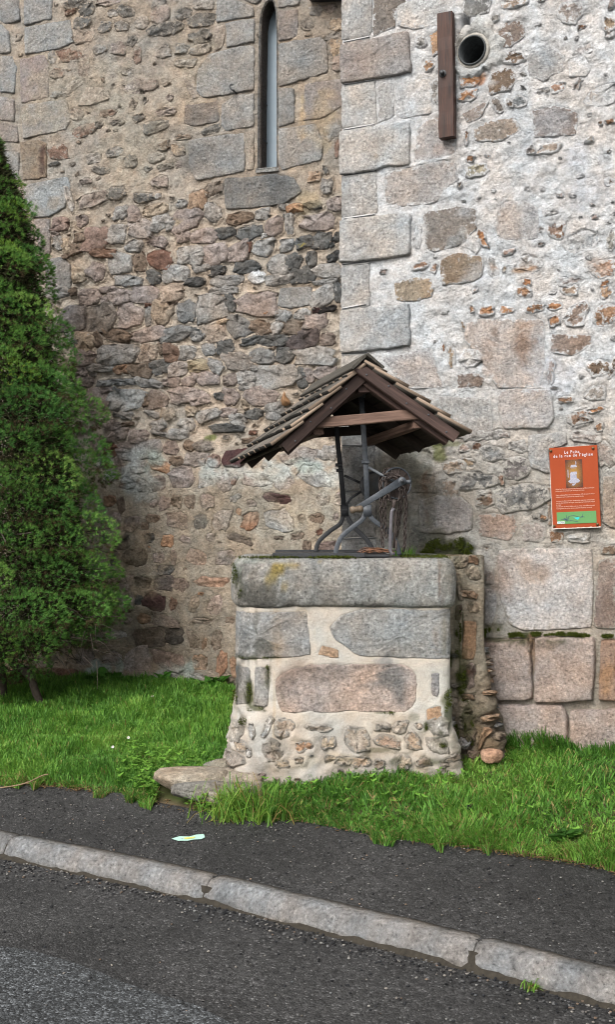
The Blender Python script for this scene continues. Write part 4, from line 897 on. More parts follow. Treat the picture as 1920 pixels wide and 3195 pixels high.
for pts in ([(.24, .12), (.33, .105)], [(.30, .165), (.31, .09)], [(.27, .10), (.36, .125)], [(.31, .12), (.38, .15), (.46, .155), (.58, .13), (.62, .128)], [(.63, .125), (.65, .175)], [(.60, .14), (.68, .13)], [(.36, .10), (.54, .075)], [(.28, .095), (.34, .095)], [(.25, .13), (.29, .115)], [(.33, .13), (.36, .15)], [(.18, .115), (.30, .108)]):
    for p0, p1 in zip(pts[:-1], pts[1:]):
        p0 = Vector(p0); p1 = Vector(p1); t_ = (p1 - p0).normalized(); nn = Vector((-t_.y * 1.6, t_.x)) * .0022
        flat('map_line', [tuple(p0 - nn), tuple(p1 - nn), tuple(p1 + nn), tuple(p0 + nn)], M_INK, .0034, mp_)
for i in range(14):
    x0, y0 = .30 + random.gauss(0, .03), .105 + random.gauss(0, .012); flat('map_mark', [(x0, y0), (x0 + .014, y0), (x0 + .012, y0 + .008)], M_INK, .0035 + i * .00003, mp_)
for i, x0 in enumerate((.105, .185, .225)): flat('logo', [(x0, .06), (x0 + (.07 if i == 0 else .034), .06), (x0 + (.07 if i == 0 else .034), .088), (x0, .088)], M_WHT, .0032, mp_)
flat('logo_mark', [(.115, .068), (.165, .068), (.155, .078), (.125, .078)], M_CYAN, .0036, mp_); flat('logo_mark', [(.195, .067), (.212, .067), (.212, .082), (.195, .082)], M_INK, .0036, mp_); flat('logo_mark', [(.232, .067), (.252, .067), (.246, .082), (.238, .082)], M_GREEN, .0036, mp_)
def text(name, body, x, y, size, mat, width=None, parent=None, d=0.0026, align='LEFT', bold=0.0, space=1.0):
    cu = bpy.data.curves.new(name, 'FONT'); cu.body = body; cu.size = size; cu.align_x = align; cu.space_character = space; cu.offset = bold; cu.resolution_u = 2
    o = bpy.data.objects.new('tmp', cu); COL.objects.link(o); bpy.context.view_layer.update()
    me = bpy.data.meshes.new_from_object(o.evaluated_get(bpy.context.evaluated_depsgraph_get())); bpy.data.objects.remove(o)
    if width and len(me.vertices):
        xs_ = [v.co.x for v in me.vertices]; k = width / max(max(xs_) - min(xs_), 1e-6)
        for v in me.vertices: v.co.x *= k
    me.name = name; me.materials.clear(); me.materials.append(mat)
    return link(bpy.data.objects.new(name, me), parent or sign, frame(sp(x, y, d), sx, sy, sn))
text('title', 'Le Puits', .475, .918, .0235, M_WHT, .31 * sw, align='CENTER', bold=.0002, space=1.35)
text('title', 'de la rue de l’église', .495, .876, .0235, M_WHT, .82 * sw, align='CENTER', bold=.0002, space=1.3)
M_TXT = plain('small_print', (.58, .42, .34), 0.5, 0, 0.05, 50, 0)
for k, (yy, s_, ww) in enumerate(((.478, "L’Eglise Saint Maurice de la Jonchère Saint-Maurice était au XIIème siècle la plus", .80), (.455, "ancienne église d’importance après Saint-Martial de Limoges.", .60),
        (.405, "D’après un descriptif datant de sa reconstruction en 1559, elle avait trois nefs, un", .80), (.382, "déambulatoire pour les pèlerins et vingt chapelles latérales.", .58),
        (.332, "Les cryptes et salles souterraines devaient exister auparavant, et l’actuel puits,", .80), (.309, "côté sud, devait être dans une crypte, comme dans tous les sanctuaires romains", .80), (.286, "de ce type.", .10),
        (.263, "Les réductions de taille de l’édifice, suite aux ruines, et aux différents travaux", .80), (.240, "d’aménagement, font qu’il se retrouve, aujourd’hui en plein air et restitué.", .74))):
    text('small_text', s_, .10, yy, .0085, M_TXT, ww * sw)
# hook by the window, dead leaf on the wall
hk = thing('iron_hook', SL.pt(731, 285, 0.02), 'small black iron hook in the wall left of the slit window', 'hook')
vv, ff = tube(smooth_pts([SL.pt(738, 298, 0.0), SL.pt(737, 296, .05), SL.pt(730, 292, .055), SL.pt(726, 283, .05), SL.pt(730, 277, .05), SL.pt(735, 279, .05)], 3), 0.007, 6); mo('hook', vv, ff, M_IRON_DARK, hk)
M_DRY = vcol('dry_leaf', 0.6, 0.3, 0.3)
lf = []; cl = []
ol = [(893, 1226), (899, 1243), (911, 1258), (908, 1270), (897, 1273), (886, 1272), (883, 1256), (886, 1244)]; cpx = (896, 1256)
V = [SL.pt(*cpx, 0.075)] + [SL.pt(x_, y_, 0.03 + random.uniform(-.008, .015)) for x_, y_ in ol]; mid_ = [SL.pt((x_ + cpx[0]) / 2 + 1, (y_ + cpx[1]) / 2, 0.06 + random.uniform(-.012, .012)) for x_, y_ in ol]; V += mid_
Fc = []
for j in range(8): j2 = (j + 1) % 8; Fc += [(1 + j2, 1 + j, 9 + j, 9 + j2), (9 + j2, 9 + j, 0)]
leaf = mo('dry_leaf', V, Fc, M_DRY, None, np.array([(.20, .11, .055)] + [(.12, .065, .035) if j % 2 else (.24, .14, .07) for j in range(8)] + [(.28, .16, .08) if j % 3 else (.16, .085, .04) for j in range(8)]))
tag(leaf, 'curled brown dead leaf caught on the rubble wall above the roof shingles', 'leaf')

# ------------------------------------------------------------------ the well
well = thing('stone_well', (0.2, 6.4, 0.3), 'round-cornered stone well of grey granite blocks standing on the grass', 'well')
CT = 1.455                                          # top of the coping
def flW(z):
    z = np.asarray(z, float); return -0.016 + 0.066 * np.clip((0.80 - z) / 0.5, 0, 1) ** 1.3
SW = Surf([(-.402, 6.86), (-.402, 6.0), (.768, 6.0), (.768, 6.66)], [0.27, 0.075], flW)
LICH = (.34, .25, .055); DK = (.085, .085, .075)
stW = [(752, 2000, 3, 90, (.36, .36, .35), .5), (775, 1990, 4, 90, (.16, .16, .14), .6), (800, 2000, 5, 100, (.13, .13, .11), .7), (818, 1990, 4, 90, (.30, .30, .28), .5), (845, 2000, 6, 100, (.12, .12, .10), .7), (985, 2000, 3, 60, (.36, .31, .24), .5), (940, 1905, 20, 14, (.36, .31, .24), .5), (1320, 1960, 4, 80, (.25, .25, .22), .5), (1385, 1990, 5, 90, (.22, .21, .16), .6), (855, 2230, 6, 130, (.36, .30, .22), .6), (880, 2160, 4, 80, (.40, .33, .25), .5),
       (1090, 2090, 160, 14, (.25, .22, .20), .35), (1250, 2130, 30, 60, (.22, .225, .225), .5), (880, 2140, 14, 50, (.20, .165, .14), .5), (760, 2010, 20, 70, (.12, .12, .11), .55), (830, 2010, 30, 70, (.11, .11, .095), .75), (860, 1960, 8, 90, (.30, .25, .19), .6), (760, 2055, 60, 6, MOSS, .8), (850, 2056, 30, 5, MOSS, .8), (745, 2120, 14, 60, DK, .7), (735, 2160, 16, 40, MOSS, .7),
       (775, 2160, 12, 50, MOSS, .8), (800, 2215, 30, 12, MOSS, .8), (835, 2110, 8, 40, MOSS, .6), (760, 2260, 20, 30, (.12, .10, .07), .7), (870, 2330, 40, 30, (.16, .14, .11), .6), (1215, 2110, 50, 66, (.20, .205, .205), .8), (1010, 2110, 80, 30, (.22, .19, .17), .4), (920, 2100, 60, 30, (.21, .165, .14), .5),
       (1365, 1990, 6, 60, (.27, .19, .13), .6), (1410, 1960, 8, 100, (.17, .175, .13), .7), (1290, 2245, 16, 12, MOSS, .4), (1200, 2228, 30, 4, MOSS, .7), (1400, 2220, 14, 80, MOSS, .75), (1330, 2270, 8, 20, MOSS, .8), (1370, 2310, 30, 40, (.20, .19, .15), .6), (1380, 2330, 14, 10, MOSS, .9), (1380, 2290, 10, 10, MOSS, .8),
       (1180, 2345, 40, 8, (.10, .095, .06), .7), (1230, 2380, 20, 14, MOSS, .5), (1350, 2380, 50, 10, MOSS, .6), (1420, 2390, 40, 24, (.14, .12, .09), .6), (1080, 2370, 80, 20, (.33, .29, .21), .4), (950, 2380, 90, 20, (.30, .26, .19), .4), (1040, 2190, 80, 8, (.40, .34, .27), .3), (900, 1890, 300, 9, (.27, .24, .19), .6), (870, 2000, 16, 100, (.36, .30, .23), .5)]
baseW = lambda s, z: (np.array([.42, .39, .345]) - np.array([.14, .135, .12]) * np.clip((0.72 - z) / 0.4, 0, 1)[:, None]) * (1 + .10 * fbm(s * 4, z * 4, 4, 2) + .22 * np.clip((.75 - z) / .2, 0, 1) * fbm(s * 13, z * 13, 4, 1))[:, None] * (1 + np.clip((.75 - z) / .2, 0, 1)[:, None] * np.clip(fbm(s * 8 + 3, z * 8, 3, 5), -.1, .5)[:, None] * np.array([.10, 0, -.12]))
WW = Wall(SW, well, stW, 5, baseW, (0.7, .08))
WW.add(parse('''@680 1700 .593
[92,352 470,356 492,590 310,602 92,598] g;[588,440 640,378 760,345 1228,345 1232,605 1080,605 740,592 650,530 600,490] gl;[525,590 545,535 640,560 640,605] ot .006
[300,710 390,660 480,638 860,632 1000,640 1052,690 1048,830 1000,888 330,888 305,800] x;[86,640 165,650 170,840 96,850] g .010;[195,645 265,650 268,860 185,860] g .010
[1120,680 1170,680 1165,810 1125,800] pg .002;[1095,870 1180,855 1180,925 1100,935] ot .008'''), 0.01, 0.008)
WW.add(parse('''@680 1700 .593
265 960 50 120 gw .025;355 970 120 110 pt;525 970 150 44 pt;455 1065 104 64 o;580 1045 96 80 t;735 1030 140 150 pt;865 965 110 60 d;960 965 86 80 pt;895 1045 156 84 op;1030 1040 96 110 ot;755 1150 106 70 to;980 1150 84 96 t;430 1140 60 44 b;665 1140 110 60 t;75 980 76 140 tw .02;180 985 46 96 wg .02;120 1060 90 70 tb .025;50 1090 66 96 gp .025;290 1090 120 130 pb .02;165 1100 44 60 w;1085 1150 96 60 rb;1160 960 130 110 g .012;1150 1060 120 100 gt .012;1240 1130 110 50 b .015;340 1160 90 50 t;850 1160 60 60 b;1190 1160 70 50 pb;70 1160 60 50 b;590 1130 60 40 bt;1060 960 50 50 pt'''), 0.012, 0.01)
for st in WW.stones:
    zc = st['P'][:, 1].mean()
    if zc < .72 and not st['ash']: st['c'] = st['c'] * .85 + np.array([.42, .365, .295]) * .35; st['sm'] = (1.1, .26); st['pr'] = min(st['pr'], .008); st['cut'] = .003
    elif st['ash']: st['sm'] = (.5, .0); st['pr'] = min(st['pr'], .004); st['c'] = st['c'] * 1.18
WW.fill(160, (0.02, 0.07), lambda s, z: random.choice(['t', 'pt', 'p', 'b', 'g', 'ot']), (0.02, SW.len - .02, 0.2, 0.62), lambda s, z: 0.008, 0.006)
baseW = lambda s, z: (np.array([.42, .39, .345]) - np.array([.14, .135, .12]) * np.clip((0.72 - z) / 0.4, 0, 1)[:, None]) * (1 + .10 * fbm(s * 4, z * 4, 4, 2))[:, None]
hW = lambda s, z: 0.004 * fbm(s * 5, z * 5, 3, 2) + (0.002 + 0.030 * np.clip((0.75 - z) / 0.3, 0, 1)) * fbm(s * 12, z * 12, 5, 4)
WW.bed('mortar_body', M_RENDER, (0.0, SW.len, 0.1, 1.24), 0.009, WW.base, hW, 0.0, None, 0.004)
WW.build_stones(300)
# coping: one great rounded granite block
SCo = Surf([(-.402, 6.86), (-.402, 6.0), (.768, 6.0), (.768, 6.66)], [0.27, 0.075])
ss = np.linspace(0, SCo.len, 230); prof = [(-.10, 1.205), (-.012, 1.199), (.004, 1.212), (.011, 1.232), (.014, 1.27), (.015, 1.31), (.015, 1.35), (.013, 1.39), (.006, 1.42), (-.006, 1.440), (-.024, CT - .003), (-.055, CT), (-.11, CT), (-.19, CT - .001)]
S_, Z_, D_ = [], [], []
for s in ss:
    for k, (d, z) in enumerate(prof):
        S_.append(s); Z_.append(z); D_.append(d)
S_, Z_, D_ = map(np.array, (S_, Z_, D_)); kk = np.tile(np.arange(len(prof)), len(ss))
D2 = D_ + np.where((kk > 0) & (kk < 12), 0.007 * fbm(S_ * 7, Z_ * 9, 4, 1) + 0.004 * fbm(S_ * 30, Z_ * 30, 2, 3), 0)
Z2 = Z_ + np.where(kk < 4, 0.012 * fbm(S_ * 8, S_ * 0 + 1.5, 4, 2), 0) + np.where(kk > 8, 0.004 * fbm(S_ * 6, kk * .4, 3, 5), 0) - 0.02 * np.clip(0.75 - S_, 0, .3) * (kk > 7)
V = SCo.M(S_, Z2, D2); n = len(prof)
wc = Wall(SCo, well, [(745, 1800, 16, 45, MOSS, .8), (760, 1850, 10, 30, MOSS, .7), (800, 1860, 70, 40, (.07, .07, .06), .75), (830, 1880, 120, 14, (.09, .088, .08), .6), (770, 1790, 40, 40, (.10, .10, .09), .6), (870, 1780, 26, 16, LICH, .85), (845, 1805, 22, 22, (.27, .21, .07), .8), (920, 1765, 30, 8, LICH, .6), (890, 1830, 12, 10, LICH, .5), (1000, 1760, 14, 8, LICH, .5),
                          (1000, 1850, 90, 40, (.17, .168, .155), .45), (1372, 1820, 5, 70, (.12, .075, .055), .75), (1380, 1880, 7, 30, (.13, .08, .06), .5), (1400, 1810, 24, 90, (.23, .205, .165), .6), (1180, 1890, 90, 8, (.10, .10, .09), .7), (780, 1755, 50, 8, (.36, .40, .36), .7), (740, 1775, 18, 14, (.36, .40, .37), .6)], 6)
c = wc.colour(np.tile((.345, .34, .32), (len(S_), 1)) * (1 + .14 * fbm(S_ * 6, Z_ * 6, 3, 1))[:, None], S_, Z_)
q = [(i * n + j, (i + 1) * n + j, (i + 1) * n + j + 1, i * n + j + 1) for i in range(len(ss) - 1) for j in range(n - 1)]
cop = mo('coping_stone', V, None, M_GRANITE, well, c, True, quads=q)
ring = [tuple(V[i * n + n - 1] + np.array([0, 0, -.001])) for i in range(0, len(ss), 3)]
mo('well_top', ring, [tuple(range(len(ring)))], M_GRANITE, well, np.tile((.16, .155, .14), (len(ring), 1)))
# low mossy pier that ties the well to the tower
def flP(z):
    z = np.asarray(z, float); return 0.10 * np.clip((0.95 - z) / 0.6, 0, 1) ** 1.2
SP = Surf([(.74, 6.30), (.968, 6.30), (.985, 6.66)], [0.03], flP)
stP = [(1425, 1900, 10, 200, (.10, .10, .06), .6), (1400, 2060, 16, 60, MOSS, .8), (1440, 2130, 22, 90, MOSS, .85), (1455, 2250, 24, 60, MOSS, .8), (1420, 2300, 24, 60, (.10, .095, .05), .7), (1445, 1960, 4, 40, MOSS, .8), (1435, 2060, 5, 60, MOSS, .7), (1470, 2230, 30, 60, (.14, .125, .08), .6), (1470, 2100, 14, 8, (.10, .05, .035), .8), (1440, 1800, 20, 60, (.25, .21, .15), .5), (1470, 1890, 8, 8, DKM, .8), (1500, 2330, 20, 60, (.20, .14, .08), .6), (1410, 2380, 50, 12, MOSS, .6)]
baseP = lambda s, z: (np.array([.31, .27, .21]) - np.array([.13, .125, .105]) * np.clip((0.9 - z) / 0.4, 0, 1)[:, None]) * (1 + .14 * fbm(s * 5, z * 5, 4, 2))[:, None]
WP = Wall(SP, well, stP, 7, baseP, (0.6, .1))
WP.add(parse('''@1380 1700 .64209
[105,375 170,378 165,540 150,570 95,560] ot .010
100 90 76 66 tb;152 80 60 46 ob;150 148 72 72 t;85 220 36 130 bt;125 248 108 42 ot;150 312 54 60 t;80 335 42 80 b;138 620 60 84 p .014
@1380 2050 .64209
135 115 56 100 p .012;105 430 64 64 pw .03;195 390 44 120 ob .03;140 390 54 70 b .02;50 500 100 44 b .03;20 340 66 96 g .03;90 330 46 66 gt .03;60 230 40 70 gt .01;150 480 60 50 b .03;30 430 60 50 gt .03'''), 0.008, 0.01)
baseP = lambda s, z: (np.array([.31, .27, .21]) - np.array([.13, .125, .105]) * np.clip((0.9 - z) / 0.4, 0, 1)[:, None]) * (1 + .14 * fbm(s * 5, z * 5, 4, 2))[:, None]
hP = lambda s, z: 0.006 * fbm(s * 7, z * 7, 3, 2) + (0.003 + 0.075 * np.clip((1.0 - z) / 0.35, 0, 1)) * fbm(s * 9, z * 9, 5, 4)
WP.fill(260, (0.03, 0.09), lambda s, z: random.choice(['g', 't', 'gt', 'b', 'tb', 'ot']), (.02, SP.len - .02, .25, .95), lambda s, z: .03, .004)
for st in WP.stones: st['c'] = st['c'] * .85
WP.bed('pier_mortar', M_MORTAR, (0, SP.len, 0.1, CT), 0.009, baseP, hP, 0.0, None, 0.003); WP.build_stones(300)
a = SP.M(np.array([0, .19, .228, .245, SP.len]), np.full(5, CT - .002), np.full(5, -0.004)); V = [tuple(p) for p in a] + [(.74, 6.70, CT - .002)]
mo('pier_top', V, [(0, 1, 2, 3, 4, 5)], M_MORTAR, well, np.tile((.26, .22, .15), (6, 1)))

# ------------------------------------------------------------------ iron cover, canopy on iron stands, windlass
cover = thing('iron_cover', (0.13, 6.3, CT), 'flat black iron cover plate lying over the well mouth on the coping', 'cover')
V, Fc = boxl(-.181, .43, 6.075, 6.56, CT + .004, CT + .016, .003); mo('plate', V, Fc, M_IRON_DARK, cover)
for x0, x1, y in ((-.183, .30, 6.062), (-.183, .43, 6.55)):
    V, Fc = boxl(x0, x1, y, y + .03, CT + .002, CT + .026, .003, .0006, 6); mo('edge_bar', V, Fc, M_IRON_DARK, cover)
canopy = thing('well_canopy', (0.25, 6.35, CT), 'small shingled gable roof on black and grey iron stands over the well', 'canopy')
A = Vector((.2975, 5.95, 2.487)); E2 = Vector((-.25, .70, -.062)); dl = Vector((-.486, -.025, -.447)); dr = Vector((.544, .03, -.385)); e2 = E2.normalized()
nl = dl.cross(E2).normalized(); nl = nl if nl.z > 0 else -nl; nr_ = dr.cross(E2).normalized(); nr_ = nr_ if nr_.z > 0 else -nr_
shv = {0: [], 1: []}
for v_ in range(10):
    side_ = v_ % 2; dn = (dl, dr)[side_].normalized(); yn = (nl, nr_)[side_].cross(dn).normalized(); shx, shy = e2.dot(dn), abs(e2.dot(yn)) * (1 if e2.dot(yn) > 0 else -1)
    V = []; L_, W_, T_ = 0.205, 0.097, 0.019; ny = 5; xs_ = [0, L_ * .5, L_]
    for ix, x in enumerate(xs_):
        for j in range(ny + 1):
            y = -W_ / 2 + W_ * j / ny; rag = (random.uniform(-.004, .003) if ix == 2 else 0)
            for zz in (0, T_ * (0.75 + .25 * ix / 2)): V.append((x + rag, y, zz + random.uniform(-.0008, .0008)))
    V = [(x + y * shx, y * shy, zz) for x, y, zz in V]
    Fc = []; w_ = (ny + 1) * 2
    for ix in range(2):
        for j in range(ny):
            a = ix * w_ + j * 2; b = a + w_
            Fc += [(a + 1, b + 1, b + 3, a + 3), (a, a + 2, b + 2, b)]
        a = ix * w_; b = a + w_; Fc += [(a, b, b + 1, a + 1)]; a += ny * 2; b += ny * 2; Fc += [(a, a + 1, b + 1, b)]
    for j in range(ny): Fc += [(2 * w_ + j * 2, 2 * w_ + j * 2 + 2, 2 * w_ + j * 2 + 3, 2 * w_ + j * 2 + 1), (j * 2, j * 2 + 1, j * 2 + 3, j * 2 + 2)]
    pair = []
    for mm in (M_SHINGLE, M_SHINGLE_DARK):
        me = npmesh('shingle', V, Fc); me.materials.append(mm); me.materials.append(M_SHSIDE); me.materials.append(M_BUTT); pair.append(me)
        for f in me.polygons:
            nn = f.normal; f.material_index = 2 if abs(nn.x) > .55 and abs(nn.z) < .7 else (1 if abs(nn.z) < .7 else 0)
    shv[side_].append(pair)
for dv, nv, side in ((dl, nl, 0), (dr, nr_, 1)):
    d_ = dv.normalized(); rows = 5; LR = dv.length
    for r in range(rows):
        butt = LR * (r + 1) / rows + 0.004; ncol = 8
        for c_ in range(ncol):
            off = (c_ + 0.5 + (0.5 if r % 2 else 0)) * E2.length / ncol - 0.02 * (c_ == 0)
            if off > E2.length + .03: continue
            wsc = 1.0 if not (r % 2 and c_ == ncol - 1) else 0.6
            butt2 = butt + random.uniform(-.004, .004); top = max(butt2 - 0.205, .004); sc_ = (butt2 - top) / .205; 
            O = A + d_ * top + e2 * (off - (0.0 if r % 2 == 0 else .047)) + nv * (0.002 + 0.004 * (rows - r) * 0)
            y_ = nv.cross(d_).normalized(); ang = 0.115 + random.uniform(-.003, .003)
            x2 = (d_ * math.cos(ang) + nv * math.sin(ang)); z2 = x2.cross(y_).normalized()
            if z2.dot(nv) < 0: z2 = -z2
            y2 = z2.cross(x2)
            dark = 0 if random.random() < (0.6 if side == 0 else 0.8) else 1
            mshare('shingle', random.choice(shv[side])[dark], canopy, frame(O - nv * 0.030, x2 * sc_, y2, z2))
for dv, nv in ((dl, nl), (dr, nr_)):
    d_ = dv.normalized(); a = A - e2 * .03 + d_ * .046 + nv * .011; beam('ridge_cap', a, a + e2 * (E2.length + .06), .115, .014, M_SHINGLE_DARK, canopy, up=nv)
    for k in range(5):                                          # boards under the shingles
        a = A + d_ * (.06 + k * .128) - nv * .038 + e2 * .015; beam('roof_board', a, a + e2 * (E2.length - .03), .124, .014, M_DECK, canopy, up=nv)
    bl = dv * .935
    a = A - nv * .060 + e2 * .010; beam('bargeboard', a - d_ * .008, a + bl, .026, .060, M_BEAM, canopy, up=nv)
    for k in range(5):
        q0 = A - nv * (.060 + .010 * (-1) ** k) - e2 * .004 + dv * (.08 + .19 * k); mo('nail', *disc(q0, (0, -1, 0), .0045, .003, 8), M_IRON, canopy)
    for f, h_ in ((.09, .055), (.52, .055), (.94, .055)):
        a = A - nv * (.070 if f > .1 else .078) + e2 * (E2.length * f) - d_ * .0; beam('rafter', a, a + dv * .92, .045, h_, M_BEAM if f < .2 else M_DECK, canopy, up=nv)
upv = Vector((-.064, 0, 1)).normalized()
a = wpt(1138, 1211, 5.985); beam('ridge_beam', a, a + e2 * .70, .066, .060, M_BEAM, canopy, up=upv)
for px, py in ((994, 1349), (1306, 1328)):
    a = wpt(px, py, 6.0); beam('wall_plate', a, a + e2 * .68, .056, .042, M_TIE, canopy, up=upv)
beam('tie_beam', wpt(966, 1327, 5.99), wpt(1326, 1296, 5.99), .030, .055, M_TIE, canopy, up=(0, 0, 1))
beam('tie_beam', wpt(968, 1358, 6.60), wpt(1240, 1343, 6.60), .030, .052, M_DECK, canopy, up=(0, 0, 1))
YF_, YR_ = 6.17, 6.55
def stand(P, L, R_, Y, mat, brk):
    p = [wpt(x, y, Y) for x, y in P]; kn = wpt(*P[-1], Y)
    vv, ff = tube(p, 1.0, rect=(.028, .016)); post = mo('stand', vv, ff, mat, canopy)
    for pts in (L, R_):
        vv, ff = tube(smooth_pts([wpt(x, y, Y - .004) for x, y in pts], 4), 1.0, rect=(.025, .015)); mo('leg', vv, ff, mat, post)
    for (x, y) in brk:
        q0 = wpt(x, y, Y - .006); vv, ff = boxl(-.020, .020, -.012, .012, -.009, .009, .003); mo('bolt', vv, ff, mat, post, M=frame(q0, (1, 0, 0), (0, 1, 0), (0, 0, 1)))
    vv, ff = tube([wpt(P[-1][0], P[-1][1] - 22, Y - .003), wpt(P[-1][0] + 1, P[-1][1] + 14, Y - .003)], 1.0, rect=(.044, .022)); mo('collar', vv, ff, mat, post)
    return post
stand([(1127, 1232), (1133, 1320), (1143, 1476), (1147, 1602)], [(1143, 1600), (1131, 1626), (1099, 1651), (1067, 1679), (1052, 1711), (1048, 1736)], [(1150, 1600), (1164, 1626), (1204, 1655), (1228, 1679), (1240, 1707), (1248, 1737)], YF_, M_IRON, ((1140, 1447), (1129, 1240)))
stand([(1046, 1276), (1054, 1380), (1064, 1476), (1075, 1602)], [(1073, 1602), (1063, 1638), (1034, 1659), (1002, 1687), (990, 1707), (986, 1727)], [(1078, 1602), (1099, 1643), (1123, 1667), (1143, 1687), (1158, 1708), (1166, 1727)], YR_, M_IRON_DARK, ((1058, 1456), (1061, 1473), (1074, 1595)))
for pts, Y, mm in (([(1150, 1463), (1218, 1501), (1246, 1513)], YF_, M_IRON), ([(1148, 1570), (1210, 1530), (1246, 1512)], YF_, M_IRON), ([(1075, 1489), (1128, 1513)], YR_, M_IRON_DARK), ([(1081, 1582), (1095, 1560), (1131, 1536)], YR_, M_IRON_DARK)):
    vv, ff = tube([wpt(x, y, Y - .012) for x, y in pts], 1.0, rect=(.014, .012)); mo('bracket', vv, ff, mm, canopy)
d0 = wpt(1168, 1521, 6.48); d1 = wpt(1238, 1513, 6.20); dax = (d1 - d0).normalized()
vv, ff = tube([d0, d1], .070, 20); drum = mo('windlass_drum', vv, ff, M_IRON_DARK, canopy, smooth=False)
mo('flange', *disc(d0 - dax * .006, -dax, .083, .008, 28), M_IRON_DARK, drum)
fl_ = mo('flange', *disc(d1 - dax * .004, dax, .085, .008, 30), M_RUST, drum)
rimp = [d1 + dax * .006 + (dax.orthogonal().normalized() * math.cos(t) + dax.cross(dax.orthogonal().normalized()) * math.sin(t)) * .083 for t in np.linspace(0, 2 * math.pi, 28, endpoint=False)]
vv, ff = tube(rimp, .005, 5, closed=True); mo('flange_rim', vv, ff, M_IRON, drum)
for k in range(10):
    t = 2 * math.pi * k / 10; u_ = dax.orthogonal().normalized(); v_ = dax.cross(u_); r_ = u_ * math.cos(t) + v_ * math.sin(t)
    vv, ff = tube([d1 + dax * .006 + r_ * .02, d1 + dax * .006 + r_ * .08], 1.0, rect=(.007, .005), up=dax); mo('spoke', vv, ff, M_RUST, drum)
vv, ff = tube([d0 - dax * .03, d1 + dax * .17], .011, 8); mo('axle', vv, ff, M_IRON, drum)
h0 = wpt(1255, 1506, 6.04); h1 = wpt(1117, 1589, 5.99)
ca, cb = tube([h0, h0.lerp(h1, .5), h1], [1.25, .95, .78], rect=(.034, .012)); crank = mo('crank', ca, ff if False else cb, M_IRON, canopy)
mo('crank_boss', *disc(h0 + Vector((0, .012, 0)), (0, -1, 0), .022, .022, 14), M_IRON, crank)
mo('crank_nut', *disc(h0 + Vector((0, -.010, 0)), (0, -1, 0), .010, .012, 6), M_IRON_DARK, crank)
g0 = wpt(1133, 1592, 5.96); g1 = wpt(1094, 1597, 5.94)
vv, ff = tube([g0, g0.lerp(g1, .08), g0.lerp(g1, .3), g0.lerp(g1, .6), g0.lerp(g1, .85), g0.lerp(g1, .97), g1], [.006, .017, .019, .015, .020, .017, .006], 12)
mo('handle', vv, ff, plain('worn_wood_grip', (.13, .10, .072), 0.5, 0, 0.4, 60, .3), crank, smooth=True)
# chain: links wound on the drum and hanging strands
chain = thing('rusty_chain', d1, 'rusty iron chain wound on the windlass with strands hanging down', 'chain')
V = []; Fc = []; sg = 14; tb = 5
for i in range(sg):
    t = 2 * math.pi * i / sg; cx_, cz_ = .0080 * math.cos(t), .0155 * math.sin(t)
    nx_, nz_ = math.cos(t), math.sin(t)
    for j in range(tb): u = 2 * math.pi * j / tb; V.append((cx_ + nx_ * .0042 * math.cos(u), .0042 * math.sin(u), cz_ + nz_ * .0042 * math.cos(u)))
for i in range(sg):
    for j in range(tb): Fc.append((i * tb + j, ((i + 1) % sg) * tb + j, ((i + 1) % sg) * tb + (j + 1) % tb, i * tb + (j + 1) % tb))
LM = npmesh('link', V, Fc, smooth=True); LM.materials.append(M_RUST)
def strand(pts, pitch=.0255):
    P = [Vector(p) for p in pts]; L = [0]
    for a, b in zip(P[:-1], P[1:]): L.append(L[-1] + (b - a).length)
    n_ = max(2, int(L[-1] / pitch)); Q = []
    for i in range(n_ + 1):
        t = L[-1] * i / n_; k = max(j for j in range(len(P) - 1) if L[j] <= t + 1e-9); Q.append(P[k].lerp(P[k + 1], min(1, (t - L[k]) / max(1e-6, L[k + 1] - L[k]))))
    for i in range(n_):
        z = (Q[i + 1] - Q[i]).normalized(); tw = i * math.pi / 2 + .6 + random.uniform(-.25, .25); r_ = Vector((math.cos(tw), math.sin(tw), 0.02)); x = (r_ - z * r_.dot(z)).normalized()
        mshare('link', LM, chain, frame(Q[i].lerp(Q[i + 1], .5), x, z.cross(x), z))
cp = lambda X, Y_, D=6.12: wpt(820 + .4043 * X, 1400 + .4043 * Y_, D)
strand([cp(935, 235), cp(915, 270), cp(915, 400), cp(918, 560), cp(925, 740), cp(932, 770)])
strand([cp(955, 230), cp(948, 300), cp(945, 420), cp(945, 560), cp(955, 700)])
strand([cp(1085, 250), cp(1105, 300), cp(1108, 430), cp(1100, 600), cp(1100, 740), cp(1085, 805)])
strand([cp(1070, 330), cp(1078, 400), cp(1062, 520), cp(1045, 640), cp(1035, 690)]); strand([cp(1060, 320), cp(1060, 420), cp(1050, 520), cp(1040, 600)])
ud = dax.orthogonal().normalized(); vd = dax.cross(ud)
for k in range(3):
    r_ = .078 + .009 * (k % 2); o_ = d1 - dax * (.014 + .013 * k)
    strand([o_ + (ud * math.cos(t) + vd * math.sin(t)) * (r_ + random.uniform(-.004, .006)) + dax * random.uniform(-.01, .01) for t in np.linspace(0, 2 * math.pi, 14)], .027)
strand([cp(940, 215), cp(1000, 195), cp(1060, 225), cp(1080, 250)]); strand([cp(960, 250), cp(1010, 225), cp(1050, 255)]); strand([cp(985, 330), cp(960, 380), cp(975, 410), cp(1010, 420)])
